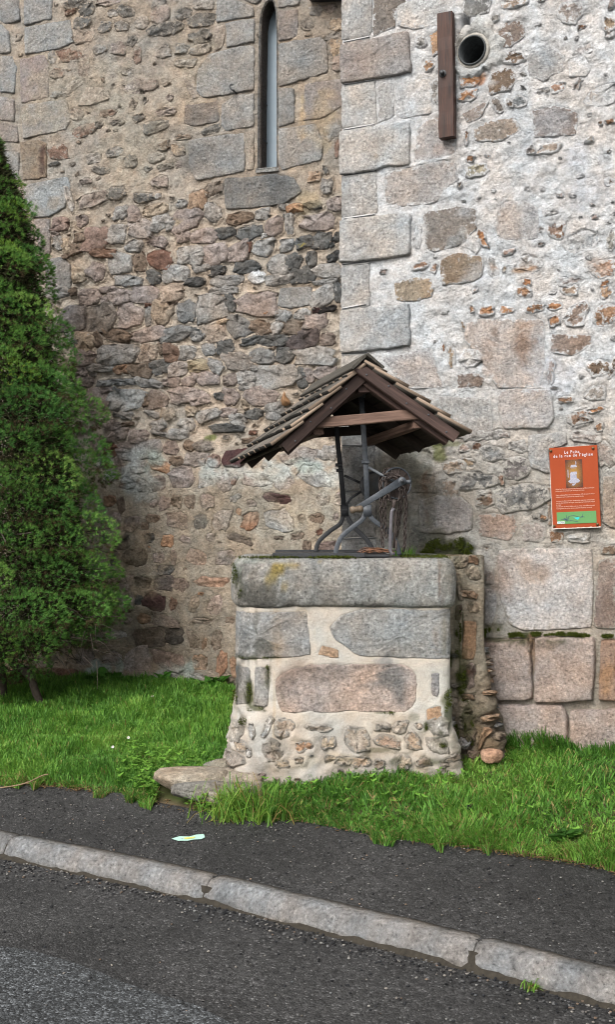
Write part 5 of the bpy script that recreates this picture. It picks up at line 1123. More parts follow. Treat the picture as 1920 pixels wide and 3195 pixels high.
# bucket fork on its ring
fork = thing('bucket_fork', cp(1010, 820, 6.05), 'dark iron bucket fork hanging by a ring from the chain', 'fork')
P = [cp(1020 + 38 * math.cos(t), 375 + 52 * math.sin(t), 6.06) for t in np.linspace(0, 2 * math.pi, 20, endpoint=False)]
vv, ff = tube(P, .0055, 6, closed=True); mo('ring', vv, ff, M_RUST, fork, smooth=True)
vv, ff = tube([cp(1018, 405, 6.05), cp(1016, 440, 6.05), cp(1010, 480, 6.05)], [.012, .011, .011], 8); mo('shank', vv, ff, M_RUST, fork)
M_STEEL = plain('dull_steel', (.10, .095, .105), 0.5, 0.3, 0.3, 60, .3)
vv, ff = tube([cp(1012, 470, 6.045), cp(996, 500, 6.045), cp(988, 640, 6.045), cp(984, 790, 6.045), cp(996, 824, 6.045), cp(1020, 822, 6.045)], 1.0, rect=(.017, .018)); mo('prong', vv, ff, M_STEEL, fork)
vv, ff = tube([cp(1012, 470, 6.06), cp(1026, 500, 6.06), cp(1022, 640, 6.06), cp(1014, 776, 6.06)], 1.0, rect=(.012, .020)); mo('prong', vv, ff, M_RUST, fork)
P = [cp(1008, 800, 6.04), cp(1030, 790, 6.04), cp(1034, 720, 6.04)]; vv, ff = tube(P, 1.0, rect=(.010, .018)); mo('prong_tip', vv, ff, M_RUST, fork)
# heap of rusty wire and twigs behind
wire = thing('rusty_wire', (0.36, 6.33, CT + .02), 'tangle of rusty wire and twigs lying on the iron cover', 'wire')
M_ORU = plain('orange_rust', (.17, .085, .05), 0.85, 0, .4, 70, .3)
for k in range(16):
    x0 = random.uniform(.27, .34); x1 = x0 + random.uniform(.08, .16); y = 6.2 + random.uniform(0, .14); z = CT + .018
    vv, ff = tube(smooth_pts([(x0, y, z + random.uniform(0, .012)), (x0 * .6 + x1 * .4, y + random.uniform(-.03, .03), z + random.uniform(.012, .034)), (x1, y + random.uniform(-.03, .03), z + random.uniform(0, .014))], 4), random.uniform(.0025, .005), 5)
    mo('strand', vv, ff, M_ORU if k % 3 else M_TIE, wire)

# ------------------------------------------------------------------ rocks and slabs on the ground
import bmesh
def rock(name, c, dim, col, parent=None, seed=0, rot=0.0, sub=3, rough=.16, e=3.2):
    bm = bmesh.new(); bmesh.ops.create_icosphere(bm, subdivisions=sub, radius=1); P = np.array([v.co[:] for v in bm.verts]); T = np.array([[v.index for v in f.verts] for f in bm.faces]); bm.free()
    P = P / ((np.abs(P) ** e).sum(1) ** (1 / e))[:, None]
    r = 1 + rough * fbm(P[:, 0] * 1.7 + seed * 7.7, P[:, 1] * 1.7 + P[:, 2] * 2.3 + seed, 4, seed % 8)
    P = P * r[:, None]
    rg = np.random.default_rng(seed)
    for _ in range(5):
        nn = rg.normal(0, 1, 3); nn /= np.linalg.norm(nn); h = 0.82; t = P @ nn - h; P = P - np.where(t > 0, t, 0)[:, None] * nn
    P = P * np.array(dim) / 2; cr, sr = math.cos(rot), math.sin(rot); P = np.stack([P[:, 0] * cr - P[:, 1] * sr, P[:, 0] * sr + P[:, 1] * cr, P[:, 2]], 1) + np.array(c)
    cc = np.tile(col, (len(P), 1)) * (1 + .22 * fbm(P[:, 0] * 14 + seed, (P[:, 1] + P[:, 2]) * 14, 3, 1))[:, None]
    return mo(name, P, None, M_ROCK, parent, cc, False, tris=T)
def gp(px, py, z): return ((px - CX) * (EYE - z) / (py - CY), F * (EYE - z) / (py - CY), z)
step = thing('stone_step', gp(600, 2440, .28), 'low flat stone step at the left foot of the well', 'step')
def slabrock(name, c, dim, col, sd, rot): return rock(name, c, dim, col, step, sd, rot, 3, .07, 7)
slabrock('slab', (-.60, 6.02, .295), (.40, .28, .11), (.40, .34, .265), 3, .08); slabrock('slab', (-.37, 6.05, .29), (.30, .26, .11), (.36, .31, .25), 5, -.1)
slabrock('stone', (-.56, 5.875, .275), (.27, .11, .095), (.25, .23, .20), 7, .04); slabrock('stone', (-.375, 5.86, .28), (.17, .10, .085), (.22, .20, .165), 9, -.12); slabrock('stone', (-.46, 5.835, .245), (.09, .07, .08), (.36, .33, .29), 11, .3)
slabrock('stone', (-.29, 5.90, .27), (.14, .13, .09), (.27, .24, .20), 13, .3); slabrock('stone', (-.42, 6.24, .315), (.30, .20, .11), (.28, .26, .21), 15, .1); slabrock('stone', (-.36, 5.81, .22), (.12, .08, .07), (.30, .27, .22), 17, .1)
for px, py, wpx, hpx, col, lab, sd in ((1535, 2362, 68, 44, (.42, .27, .19), 'pinkish orange loose rock at the foot of the mossy pier in the grass', 21),):
    Yk = 6.12; o = rock('loose_rock', (*wpt(px, py, Yk)[:2], wpt(px, py, Yk)[2]), (wpx * Yk / F, .09, hpx * Yk / F), col, None, sd, .3); tag(o, lab, 'rock')
o = rock('dark_clod', wpt(1470, 2521, 5.45), (.034, .03, .03), (.02, .02, .02), None, 31); tag(o, 'small black clod lying in the middle of the right grass', 'clod')
# painted mark on the pavement
M_MINT = vcol('road_paint', 0.7, 0.2, 0.3)
ol = [(536, 2620), (560, 2613), (590, 2614), (612, 2608), (636, 2606), (640, 2616), (628, 2622), (606, 2623), (585, 2627), (556, 2627), (545, 2624)]
def pz(px, py):
    z = .15
    for _ in range(6): x, y, _z = gp(px, py, z); z = float(pave_z(x, y)) + .006
    return gp(px, py, z)
V = [pz(*p) for p in ol]; c = np.mean(V, 0); V = [tuple(c)] + V
V += [pz(c_[0], c_[1]) for c_ in ((572, 2619), (590, 2617), (610, 2615), (606, 2620), (578, 2623))]
V = np.array(V); V[12:, 2] += .002
mk = mo('paint_mark', V, [(0, 1 + (j + 1) % 11, 1 + j)[::-1] for j in range(11)] + [(12, 16, 15, 14, 13)], M_MINT, None, np.array([(.33, .52, .44)] * 12 + [(.50, .48, .12)] * 5)); tag(mk, 'pale mint green paint mark with a yellow middle on the pavement', 'paint mark')

# ------------------------------------------------------------------ spruce
TY_ = 8.15; TXc = (-30 - CX) / F * TY_
tree = thing('spruce_tree', (TXc, TY_, 0.36), 'dense dark green conical dwarf spruce on the lawn in front of the church wall', 'tree')
prof_y = [425, 455, 500, 600, 780, 940, 1120, 1280, 1480, 1680, 1870, 1950, 2010, 2080]
prof_r = [4, 22, 46, 108, 172, 214, 262, 305, 352, 385, 415, 398, 320, 180]
pz_ = [EYE - (y - CY) * TY_ / F for y in prof_y][::-1]; pr_ = [r * TY_ / F for r in prof_r][::-1]
def needles(n, base, dirv, ln, wd, col):
    """n thin triangles"""
    d = dirv / np.linalg.norm(dirv, axis=1)[:, None]; r = RNG.normal(0, 1, (n, 3)); s = np.cross(d, r); s /= np.linalg.norm(s, axis=1)[:, None]
    V = np.stack([base - s * wd[:, None], base + s * wd[:, None], base + d * ln[:, None]], 1).reshape(-1, 3)
    return V, np.repeat(col, 3, axis=0)
Vs, Cs = [], []; limbs = []
zz = pz_[0] + 0.03; lumps = []
rings = 0; z = pz_[0] + .02
while z < pz_[-1]:
    R = np.interp(z, pz_, pr_); rl = 0.055 + 0.155 * min(1, (pz_[-1] - z) / 2.4) ** 0.8
    nph = max(3, int(2 * math.pi * max(R - rl * .4, 0.02) / (rl * 1.38)))
    for k in range(nph):
        ph = 2 * math.pi * (k + random.random() * .8) / nph
        rr = R * random.uniform(.80, 1.04) - rl * 0.85
        if random.random() < .16: rr -= rl * .8
        lumps.append((TXc + max(rr, 0) * math.cos(ph), TY_ + max(rr, 0) * math.sin(ph), z + random.uniform(-.06, .06), rl * random.uniform(.72, 1.28), ph))
    z += rl * random.uniform(.90, 1.10)
for x_, y_, rl in ((220, 1370, .06), (345, 1800, .10), (385, 1890, .11), (372, 1930, .09), (330, 1940, .10), (235, 1960, .10), (200, 1990, .09)):
    p = wpt(x_ - 8, y_, TY_ - .02); lumps.append((p.x - rl * .6, p.y, p.z, rl, 0.0))
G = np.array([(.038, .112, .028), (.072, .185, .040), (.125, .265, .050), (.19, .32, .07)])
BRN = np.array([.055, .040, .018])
for lx, ly, lz, rl, ph in lumps:
    near = ly < TY_ + .25; tone = np.clip(RNG.normal(1.35, .6), 0.2, 2.9); yel = RNG.random() < .08
    nt_ = int((50 + 6400 * rl * rl) * (1.0 if near else .45)); npt = 15
    a = RNG.uniform(0, 2 * np.pi, nt_); u = RNG.uniform(-0.75, 1, nt_); sq = np.sqrt(1 - u * u)
    D = np.stack([sq * np.cos(a), sq * np.sin(a), u], 1); outw = np.array([math.cos(ph), math.sin(ph), 0.35]); keepm = (D @ outw) > -0.55; D = D[keepm]; nt_ = len(D)
    wob = 1 + .22 * fbm(D[:, 0] * 2.2 + lx * 9, D[:, 1] * 2.2 + D[:, 2] * 2.5 + lz * 9, 3, 2)
    T0 = np.array([lx, ly, lz]) + D * (rl * wob * RNG.uniform(.90, 1.01, nt_))[:, None] * np.array([1.12, 1.12, .72])
    B = np.repeat(T0, npt, 0) + RNG.normal(0, .004, (nt_ * npt, 3))
    dd = np.repeat(D * .7 + outw * .25 + np.array([0, 0, .25]), npt, 0) + RNG.normal(0, .45, (nt_ * npt, 3))
    tt = np.clip(tone + RNG.normal(0, .45, nt_) + .25 * D[:, 2], 0, 3); i0 = np.minimum(tt.astype(int), 2); f = (tt - i0)[:, None]; ct = G[i0] * (1 - f) + G[i0 + 1] * f  # lighter towards each lump's top: light from above painted into the needles
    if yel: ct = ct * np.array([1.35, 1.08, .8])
    brown = ((D[:, 2] < -.30) & (RNG.random(nt_) < .65)) | (RNG.random(nt_) < .02); ct[brown] = BRN * RNG.uniform(.7, 1.3, (brown.sum(), 1))  # undersides mostly browned, shade put into the colour; few random brown tufts
    cn = np.repeat(ct, npt, 0) * RNG.uniform(.75, 1.25, (nt_ * npt, 1))
    V, c = needles(nt_ * npt, B, dd, RNG.uniform(.014, .030, nt_ * npt), RNG.uniform(.0009, .0016, nt_ * npt), cn); Vs.append(V); Cs.append(c)
V = np.concatenate(Vs); C = np.concatenate(Cs)
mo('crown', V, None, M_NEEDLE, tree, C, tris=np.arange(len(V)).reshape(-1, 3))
print('needles', len(V) // 3, 'lumps', len(lumps))
# brown inner thicket that closes the view through the crown
Vs, Cs = [], []
n_ = 110000; zc = RNG.uniform(pz_[0] + .1, pz_[-1] - .05, n_); rr = np.interp(zc, pz_, pr_) * np.sqrt(RNG.uniform(.03, .52, n_)); an = RNG.uniform(0, 2 * np.pi, n_)
B = np.stack([TXc + rr * np.cos(an), TY_ + rr * np.sin(an), zc], 1); dd = np.stack([np.cos(an), np.sin(an), np.full(n_, .1)], 1) + RNG.normal(0, .6, (n_, 3))
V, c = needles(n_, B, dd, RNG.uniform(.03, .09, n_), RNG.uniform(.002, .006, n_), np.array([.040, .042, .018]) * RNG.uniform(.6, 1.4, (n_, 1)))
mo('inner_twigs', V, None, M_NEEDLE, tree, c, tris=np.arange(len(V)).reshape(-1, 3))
def limb(name, pts, r0, r1, seg=7):
    P = smooth_pts(pts, 4); rs = np.linspace(r0, r1, len(P)); vv, ff = tube(P, list(rs * (1 + .12 * RNG.normal(0, 1, len(P)))), seg); return mo(name, vv, ff, M_BARK, tree, smooth=True)
gz = 0.33
limb('trunk', [wpt(5, 2215, TY_), wpt(0, 2120, TY_), wpt(-10, 1980, TY_), (TXc, TY_, 1.6), (TXc, TY_, 3.0), (TXc, TY_, pz_[-1] - .05)], .055, .01, 9)
limb('stem', [wpt(132, 2205, TY_ - .1), wpt(112, 2165, TY_ - .1), wpt(94, 2115, TY_ - .1), wpt(66, 2090, TY_ - .08), wpt(30, 2062, TY_ - .05), wpt(8, 2030, TY_), wpt(0, 1950, TY_)], .026, .034)
limb('stem', [wpt(118, 2190, TY_ - .08), wpt(100, 2140, TY_ - .07), wpt(80, 2098, TY_ - .06)], .016, .012)
for k in range(26):
    zc = random.uniform(pz_[0] - .05, 1.6); an = random.uniform(-math.pi, .5) if k % 4 else random.uniform(0, 6.28); R = np.interp(zc + .1, pz_, pr_) * random.uniform(.75, 1.05)
    d = Vector((math.cos(an), math.sin(an), 0)); c = Vector((TXc, TY_, zc))
    limb('branch', [c, c + d * R * .5 + Vector((0, 0, random.uniform(-.03, .06))), c + d * R + Vector((0, 0, random.uniform(-.1, .08)))], .011, .003, 5)
# bare dead twigs under the crown
tw = []
for k in range(150):
    px = random.uniform(-60, 330); py = random.uniform(1880, 2075); Yt = TY_ + random.uniform(-.5, .3); p = wpt(px, py, Yt); L = random.uniform(.06, .22); d = Vector((random.uniform(-.2, 1), random.uniform(-.6, .3), random.uniform(-.7, .5))).normalized()
    tw.append(tube(smooth_pts([p, p + d * L * .5 + Vector((0, 0, random.uniform(-.02, .02))), p + d * L + Vector((0, 0, random.uniform(-.05, .02)))], 2), [.0035, .003, .0025, .002, .0015], 4))
vv, ff = merge(tw); o = mo('dead_twigs', vv, ff, M_BARK, tree); o['kind'] = 'stuff'

# ------------------------------------------------------------------ grass, weeds, moss
def blades(n, X, Y, h, wd, lean, col, z=None):
    """n bent grass blades of three faces each"""
    z = lawn_z(X, Y) + .004 if z is None else z; a = RNG.uniform(0, 2 * np.pi, n); la = 2 * np.pi * fbm(X * 7, Y * 7, 2, 4) * 1.6 + RNG.normal(0, .9, n); s = np.stack([np.cos(a), np.sin(a)], 1) * wd[:, None] / 2
    ld = np.stack([np.cos(la), np.sin(la)], 1) * (h * lean)[:, None]
    B = np.stack([X, Y], 1); V = np.zeros((n, 7, 3)); hz = np.sqrt(np.maximum(h * h - (h * lean) ** 2 * .8, (h * .25) ** 2))
    V[:, 0, :2] = B - s; V[:, 1, :2] = B + s; V[:, 2, :2] = B - s * .95 + ld * .22; V[:, 3, :2] = B + s * .95 + ld * .22; V[:, 4, :2] = B - s * .7 + ld * .6; V[:, 5, :2] = B + s * .7 + ld * .6; V[:, 6, :2] = B + ld
    V[:, 0, 2] = V[:, 1, 2] = z - .01; V[:, 2, 2] = V[:, 3, 2] = z + hz * .45; V[:, 4, 2] = V[:, 5, 2] = z + hz * .85; V[:, 6, 2] = z + hz * (1 - .35 * lean)
    o = np.arange(n)[:, None] * 7; q = np.concatenate([o + np.array([0, 1, 3, 2]), o + np.array([2, 3, 5, 4])]); t = o + np.array([4, 5, 6])
    k = np.array([.62, .62, .85, .85, 1.05, 1.05, 1.12]); C = col[:, None, :] * (0.9 + .1 * k[None, :, None]); return V.reshape(-1, 3), q, t, C.reshape(-1, 3)
GC = np.array([(.050, .140, .022), (.092, .235, .034), (.155, .325, .046), (.25, .36, .075)])
def gcol(n, X, Y, dry=.03):
    t = np.clip(1.25 + 1.3 * fbm(X * 2.6, Y * 2.6, 3, 3) + RNG.normal(0, .55, n), 0, 2.99); i = t.astype(int); f = (t - i)[:, None]; c = GC[i] * (1 - f) + GC[np.minimum(i + 1, 3)] * f
    m = RNG.random(n) < dry; c[m] = np.array([.30, .25, .09]) * RNG.uniform(.6, 1.1, (m.sum(), 1)); return c * RNG.uniform(.8, 1.2, (n, 1))
def blocked(X, Y):
    b = (X > -.36) & (X < .75) & (Y > 5.99); b |= (X > -.43) & (X < .8) & (Y > 6.25); b |= (X > .7) & (X < .99) & (Y > 6.24)
    b |= (Y > 6.97 - .43 * X - .02) & (X > .19); b |= Y > 8.4 - .36 * X - .03
    b |= (X > -.79) & (X < -.22) & (Y > 5.83 - .12 * (X + .5)) & (Y < 6.16); b |= (X > -.55) & (X < -.28) & (Y > 6.1) & (Y < 6.33); return b
def scatter(n, x0, x1, y0f, y1f):
    X = RNG.uniform(x0, x1, n); Y = y0f(X) + RNG.random(n) * (y1f(X) - y0f(X)); k = ~blocked(X, Y); return X[k], Y[k]
parts = []
def lay(n, x0, x1, y0f, y1f, h0, h1, w0, w1, l0, l1, dry=.03, dens=None):
    X, Y = scatter(n, x0, x1, y0f, y1f)
    if dens is not None: k = RNG.random(len(X)) < dens(X, Y); X, Y = X[k], Y[k]
    m = len(X); cl = .5 + 1.0 * np.clip(fbm(X * 4.5, Y * 4.5, 4, 6) + .5, 0, 1)
    parts.append(blades(m, X, Y, RNG.uniform(h0, h1, m) * cl, RNG.uniform(w0, w1, m), RNG.uniform(l0, l1, m), gcol(m, X, Y, dry)))
ed = lambda x: edge_y(x) - .01
wallL = lambda x: 8.4 - .36 * x
lay(62000, -2.75, -.36, ed, lambda x: edge_y(x) + 1.0, .025, .07, .003, .0055, .25, .85)
lay(80000, -3.2, -.2, lambda x: edge_y(x) + .9, wallL, .045, .11, .0035, .0065, .2, .8, .012)
lay(46000, -.3, 2.3, ed, lambda x: np.minimum(edge_y(x) + 1.9, 6.98 - .43 * x), .03, .095, .0035, .0075, .45, .99, .09)
lay(9000, -.3, 2.3, lambda x: edge_y(x) - .03, lambda x: edge_y(x) + .10, .04, .10, .003, .005, .5, .98, .16)
rag = lambda X, Y: (fbm(X * 9, X * 0 + 3, 3, 2) > .02 + (edge_y(X) - Y) * 3).astype(float)
lay(9000, -.3, 2.3, lambda x: edge_y(x) - .13, lambda x: edge_y(x) + .02, .03, .09, .003, .006, .5, .99, .16, rag)
lay(7000, -2.7, -.8, lambda x: edge_y(x) - .12, lambda x: edge_y(x) + .02, .02, .06, .003, .006, .5, .99, .25, rag)
lay(5000, -2.7, -.5, lambda x: edge_y(x) - .03, lambda x: edge_y(x) + .08, .02, .05, .003, .005, .5, .98, .30)
lay(7000, .99, 2.2, lambda x: 6.90 - .43 * x, lambda x: 6.97 - .43 * x, .06, .15, .004, .006, .2, .7, .03)
lay(3500, -.36, .95, lambda x: np.where(x > .75, 6.1, 5.88), lambda x: np.where(x > .75, 6.26, 5.99), .03, .07, .003, .005, .2, .8, .05)
V = []; q = []; t = []; C = []; o = 0
for a, b_, c_, d_ in parts: V.append(a); q.append(b_ + o); t.append(c_ + o); C.append(d_); o += len(a)
g = mo('grass', np.concatenate(V), None, M_LEAF, None, np.concatenate(C), quads=np.concatenate(q), tris=np.concatenate(t)); g['kind'] = 'stuff'
# long tufts
def tuft(x, y, n, h, label, spread=.05, group=None, z0=None):
    X = x + RNG.normal(0, spread, n); Y = y + RNG.normal(0, spread * .6, n); a = blades(n, X, Y, RNG.uniform(h * .45, h, n), RNG.uniform(.004, .007, n), RNG.uniform(.35, 1.15, n), gcol(n, X, Y, .16) * np.array([1.15, 1.05, 1]), np.maximum(lawn_z(X, Y), pave_z(X, Y)) if z0 is None else X * 0 + z0)
    ob = mo('grass_tuft', a[0], None, M_LEAF, None, a[3], quads=a[1], tris=a[2]); return tag(ob, label, 'grass tuft', group)
tuft(-.33, 5.72, 420, .25, 'tall shaggy grass tuft in front of the stone step at the well corner', .075)
tuft(-.17, 5.69, 300, .20, 'thick grass tuft at the pavement edge just right of the shaggy tall tuft', .07)
tuft(1.09, 6.42, 160, .17, 'grass tuft against the pink plinth block right of the loose rock', .06)
xk = .79; tuft(xk, float(kerb_front(xk)) - .03, 40, .05, 'tiny yellow-green grass tuft in the gutter at the foot of the kerb', .014, None, .004)
# clover and small round leaves
def leafquad(P, d, up, L, Wd):
    s = d.cross(up).normalized(); return [P - s * Wd * .15, P + d * L * .45 - s * Wd / 2 + up * L * .1, P + d * L, P + d * L * .45 + s * Wd / 2 + up * L * .1, P + s * Wd * .15]
V = []; Fc = []; C = []
def addleaf(P, d, up, L, Wd, col):
    o = len(V); V.extend([tuple(p) for p in leafquad(P, d, up, L, Wd)]); Fc.append((o, o + 4, o + 3, o + 2)); Fc.append((o, o + 2, o + 1)); C.extend([col] * 5)
for k in range(900):
    if k < 330: x = random.uniform(-1.05, -.40); y = float(edge_y(x)) + random.uniform(.0, .55)
    elif k < 560: x = random.uniform(-.88, -.32); y = float(edge_y(x)) + random.uniform(-.05, .12)
    else: x = random.uniform(-.3, 1.9); y = float(edge_y(x)) + random.uniform(.0, .9)
    if blocked(np.array([x]), np.array([y]))[0]: continue
    z = max(float(lawn_z(x, y)), float(pave_z(x, y))) + random.uniform(.02, .085); c0 = GC[2] * random.uniform(.5, 1.25)
    for j in range(3):
        a = 2.1 * j + random.random(); d = Vector((math.cos(a), math.sin(a), random.uniform(-.2, .7))).normalized(); addleaf(Vector((x, y, z)), d, Vector((0, 0, 1)), random.uniform(.014, .034), random.uniform(.012, .026), c0)
V0 = np.array(V); o = mo('clover_leaves', V0, Fc, M_LEAF, None, np.array(C)); o['kind'] = 'stuff'
# leafy weeds along the foot of the church wall and in the right-hand grass
def weed(x, y, n, L, label, group=None, tone=1.0, stand_=.7):
    global V, Fc, C
    V = []; Fc = []; C = []; z = float(lawn_z(x, y)); c0 = np.array([.055, .165, .022]) * tone
    for j in range(n):
        a = random.uniform(0, 2 * math.pi); b = Vector((x + random.gauss(0, .03), y + random.gauss(0, .02), z + random.uniform(.0, L * .5))); d = Vector((math.cos(a), math.sin(a), stand_ * random.uniform(.5, 1.6))).normalized(); col = c0 * random.uniform(.6, 1.25)
        Lk = L * random.uniform(.5, 1); s = d.cross(Vector((0, 0, 1))).normalized(); o = len(V); w0 = Lk * .26
        for t, wk, dz in ((0, .12, 0), (.3, .8, .03), (.6, 1.0, .02), (.82, .62, -.06), (1.0, .05, -.16)):
            p = b + d * Lk * t + Vector((0, 0, dz * Lk)); V.extend([tuple(p - s * w0 * wk), tuple(p + Vector((0, 0, -.012 * wk))), tuple(p + s * w0 * wk)]); C.extend([col * .9, col * 1.2, col * .95])
        for r in range(4):
            for e in (0, 1): i = o + r * 3 + e; Fc.append((i, i + 1, i + 4, i + 3))
    ob = mo('leafy_weed', np.array(V), Fc, M_LEAF, None, np.array(C)); tag(ob, label, 'weed', group)
ORD = 'first second third fourth fifth sixth seventh eighth ninth tenth eleventh'.split()
for px in (255, 300, 345, 400, 430, 480, 520, 560, 610, 660, 690):
    s, z = SL.inv(px, 2130); p = SL.M(s, z, 0.09); weed(float(p[0]), float(p[1]), random.randint(9, 16), random.uniform(.09, .16), 'broad-leaved green weed at the church wall foot, %s from the spruce' % ORD.pop(0), 'weeds at the church wall foot')
x, y, _ = gp(1778, 2660, .2); weed(x, y + .02, 22, .085, 'dark green leaf rosette at the pavement edge in the right grass', None, .55, .35)
x, y, _ = gp(1772, 2425, .30); weed(x, y, 8, .07, 'pale yellow-green leafy weed standing in the right grass', None, 2.2, 1.2)
x, y, _ = gp(1905, 2330, .40); weed(x, y + .04, 14, .09, 'bushy green weed against the pink plinth at the right edge', None, .8, 1.1)
# daisies
for px, py, zz_, lab in ((475, 2176, .44, 'white daisy nearest the church wall in the left lawn'), (401, 2306, .36, 'white daisy in the left lawn, the farther one near the pavement'), (352, 2335, .34, 'white daisy in the left lawn closest to the pavement'), (1621, 2455, .32, 'white daisy in the grass right of the well')):
    c = Vector(gp(px, py, zz_)); t = thing('daisy', (c.x, c.y, zz_ - .05), lab, 'flower', 'daisies in the grass'); Vp = []; Fp = []
    for j in range(12):
        a = 2 * math.pi * j / 12; d = Vector((math.cos(a), -.5 + .8 * math.sin(a), .8 * math.sin(a) + .2)); s = Vector((-math.sin(a), .6 * math.cos(a), .8 * math.cos(a))) * .0028; o = len(Vp); Vp += [tuple(c + d * .002), tuple(c + d * .006 - s * .7), tuple(c + d * .009), tuple(c + d * .006 + s * .7)]; Fp.append((o, o + 1, o + 2, o + 3))
    mo('petals', Vp, Fp, M_WHT, t); mo('flower_centre', *disc(c, (0, -.8, .5), .003, .002, 8), plain('yellow_centre', (.5, .3, .02), .8, 0, 0, 10, 0), t); vv, ff = tube([c, c - Vector((0, 0, .07))], .0015, 4); mo('stalk', vv, ff, M_MOSS, t, np.tile((.05, .13, .02), (len(vv), 1)))
# dry sticks and litter at the lawn edge
def stick(P, r, label):
    vv, ff = tube(smooth_pts(P, 3), r, 6); o = mo('dry_stick', vv, ff, plain('dry_straw', (.20, .14, .085), .8, 0, .3, 60, .2), None); tag(o, label, 'stick')
stick([gp(1800, 2556, .27), gp(1826, 2530, .285), gp(1852, 2508, .30)], .008, 'broken pale brown stick lying in the right grass')
stick([gp(0, 2462, .21), gp(50, 2455, .22), gp(90, 2444, .24), gp(130, 2425, .26), gp(150, 2420, .28)], 0.0035, 'long bent dry twig at the left pavement edge')
V = []; Fc = []; C = []
for k in range(900):
    u = random.random(); x = random.uniform(.55, 1.35) if u < .4 else (random.uniform(-1.9, -1.1) if u < .8 else random.uniform(-1, 1.2)); y = float(edge_y(x)) + random.uniform(-.07, .04); z = float(pave_z(x, y)) + random.uniform(.004, .016); a = random.uniform(0, 6.28)
    addleaf(Vector((x, y, z)), Vector((math.cos(a), math.sin(a), random.uniform(-.1, .2))), Vector((0, 0, 1)), random.uniform(.012, .045), random.uniform(.003, .009), np.array([.26, .17, .085]) * random.uniform(.4, 1.3))
o = mo('leaf_litter', np.array(V), Fc, M_LEAF, None, np.array(C)); o['kind'] = 'stuff'
# loose grit on pavement, in the gutter and on the road
V = []; T = []; C = []
bm = bmesh.new(); bmesh.ops.create_icosphere(bm, subdivisions=1, radius=1); P0 = np.array([v.co[:] for v in bm.verts]); T0 = np.array([[v.index for v in f.verts] for f in bm.faces]); bm.free()
for k in range(2600):
    u = random.random()
    if u < .40: x = random.uniform(-1.9, 1.5); y = float(kerb_front(x)) - abs(random.gauss(0, .09)) - .012; z = .004; r = random.uniform(.0025, .0065)
    elif u < .85: x = random.uniform(-2.0, 1.6); kb = float(kerb_back(x)) + .02; y = kb + (float(edge_y(x)) - kb) * random.random(); z = float(pave_z(x, y)) + .004; r = random.uniform(.0018, .0052)
    else: x = random.uniform(-1.6, 1.3); y = random.uniform(3.6, float(kerb_front(x))); z = .012 if y < old_y(x) else .004; r = random.uniform(.002, .006)
    P = P0 * (1 + RNG.normal(0, .16, P0.shape)) * r * np.array([1.2, 1, .7]); g_ = random.random(); col = np.array((.03, .031, .034)) if g_ < .5 else (np.array((.16, .16, .16)) if g_ < .8 else (np.array((.30, .29, .27)) if g_ < .95 else np.array((.27, .20, .15))))
    T.append(T0 + len(P0) * len(V)); V.append(P + np.array([x, y, z])); C.append(np.tile(col * random.uniform(.7, 1.2), (len(P0), 1)))
o = mo('gravel', np.concatenate(V), None, M_ROCK, None, np.concatenate(C), tris=np.concatenate(T)); o['kind'] = 'stuff'
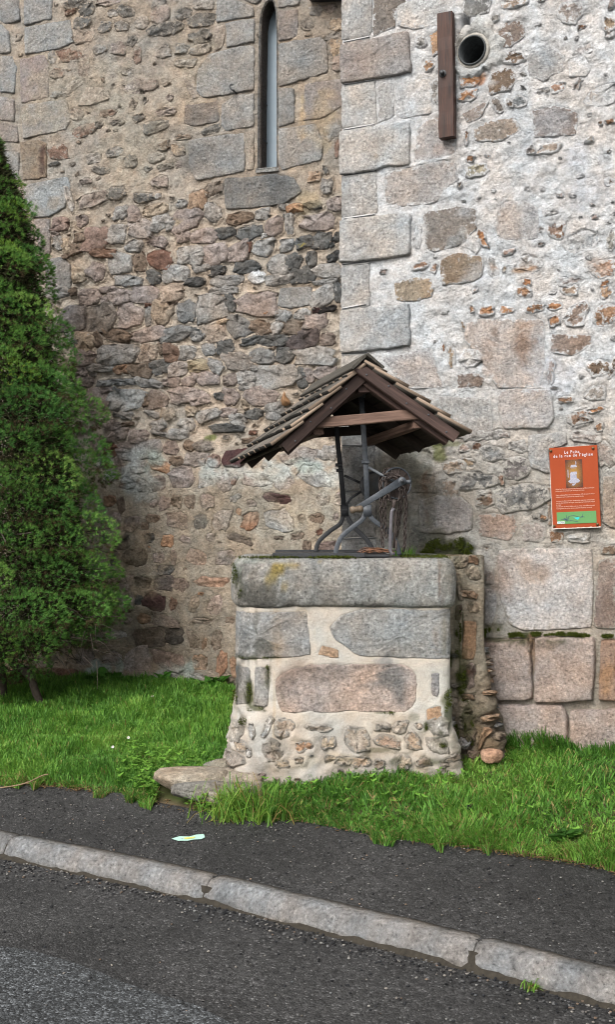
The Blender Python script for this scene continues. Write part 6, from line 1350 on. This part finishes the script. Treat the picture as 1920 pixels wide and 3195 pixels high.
# moss: tiny upright tufts in the damp joints
def mosspatch(pts, n, spread, S, d0, h=.010):
    out = []
    for px, py, rx, ry in pts:
        for _ in range(int(n * rx * ry / 300)):
            a = random.uniform(0, 6.28); r = math.sqrt(random.random()); s, z = S.inv(px + rx * r * math.cos(a), py + ry * r * math.sin(a))
            if float(fbm(s * 30, z * 30, 2, 3)) < -.12: continue
            out.append(S.M(s, z, d0 + random.uniform(-.004, .006)))
    return out
MP = []
MP += mosspatch([(1500, 1987, 30, 6), (1560, 1986, 60, 6), (1660, 1982, 70, 6), (1760, 1981, 50, 5), (1820, 1986, 25, 5), (1900, 1988, 20, 5), (1542, 1975, 30, 12)], 900, 1, SR, .035)
MP += mosspatch([(1380, 1715, 50, 30), (1450, 1722, 30, 26), (1420, 1690, 40, 10), (1340, 1728, 30, 10)], 260, 1, SR, .02)
MP += mosspatch([(1402, 2070, 6, 50), (1440, 2120, 14, 70), (1450, 2230, 16, 50), (1420, 2300, 10, 40), (1470, 2290, 8, 40), (1436, 1960, 3, 50), (1425, 2020, 4, 50)], 230, 1, SP, .010)
MP += mosspatch([(742, 1790, 9, 36), (756, 1845, 7, 26)], 110, 1, SCo, .018)
MP += mosspatch([(760, 2056, 50, 4), (850, 2057, 26, 3), (780, 2160, 6, 50), (735, 2180, 10, 26), (800, 2218, 30, 8), (836, 2110, 4, 34), (1398, 2200, 10, 60), (1382, 2330, 12, 7), (1330, 2272, 5, 14), (1215, 2228, 22, 3), (760, 2260, 14, 16)], 120, 1, SW, .006)
for _ in range(900):
    x = random.choice([random.gauss(-.20, .10), random.gauss(.11, .05), random.gauss(.18, .03)]); MP.append(np.array([x, 6.045 + random.uniform(-.03, .02), CT + .003]))
for _ in range(500): MP.append(np.array([random.uniform(.5, .75), 6.1 + random.uniform(-.08, .3), CT + .002]))
MP = np.array(MP); n_ = len(MP) * 3; B = np.repeat(MP, 3, 0) + RNG.normal(0, .003, (n_, 3)); dd = np.array([0, -.6, .6]) + RNG.normal(0, .5, (n_, 3))
tone = np.repeat(RNG.uniform(.6, 1.5, (len(MP), 1)), 3, 0); V, c = needles(n_, B, dd, RNG.uniform(.005, .011, n_), RNG.uniform(.0015, .003, n_), np.array([.055, .070, .012]) * tone)
o = mo('moss', V, None, M_MOSS, None, c, tris=np.arange(len(V)).reshape(-1, 3)); o['kind'] = 'stuff'
print('moss', len(MP))
# ferns and grass rooted behind the coping
X = RNG.uniform(.47, .60, 70); Y = RNG.uniform(6.35, 6.5, 70); a = blades(70, X, Y, RNG.uniform(.03, .07, 70), RNG.uniform(.003, .005, 70), RNG.uniform(.2, .7, 70), gcol(70, X, Y), np.full(70, CT))
o = mo('grass_tuft', a[0], None, M_LEAF, None, a[3], quads=a[1], tris=a[2]); tag(o, 'small green grass tuft rooted on the well top behind the chain', 'grass tuft')
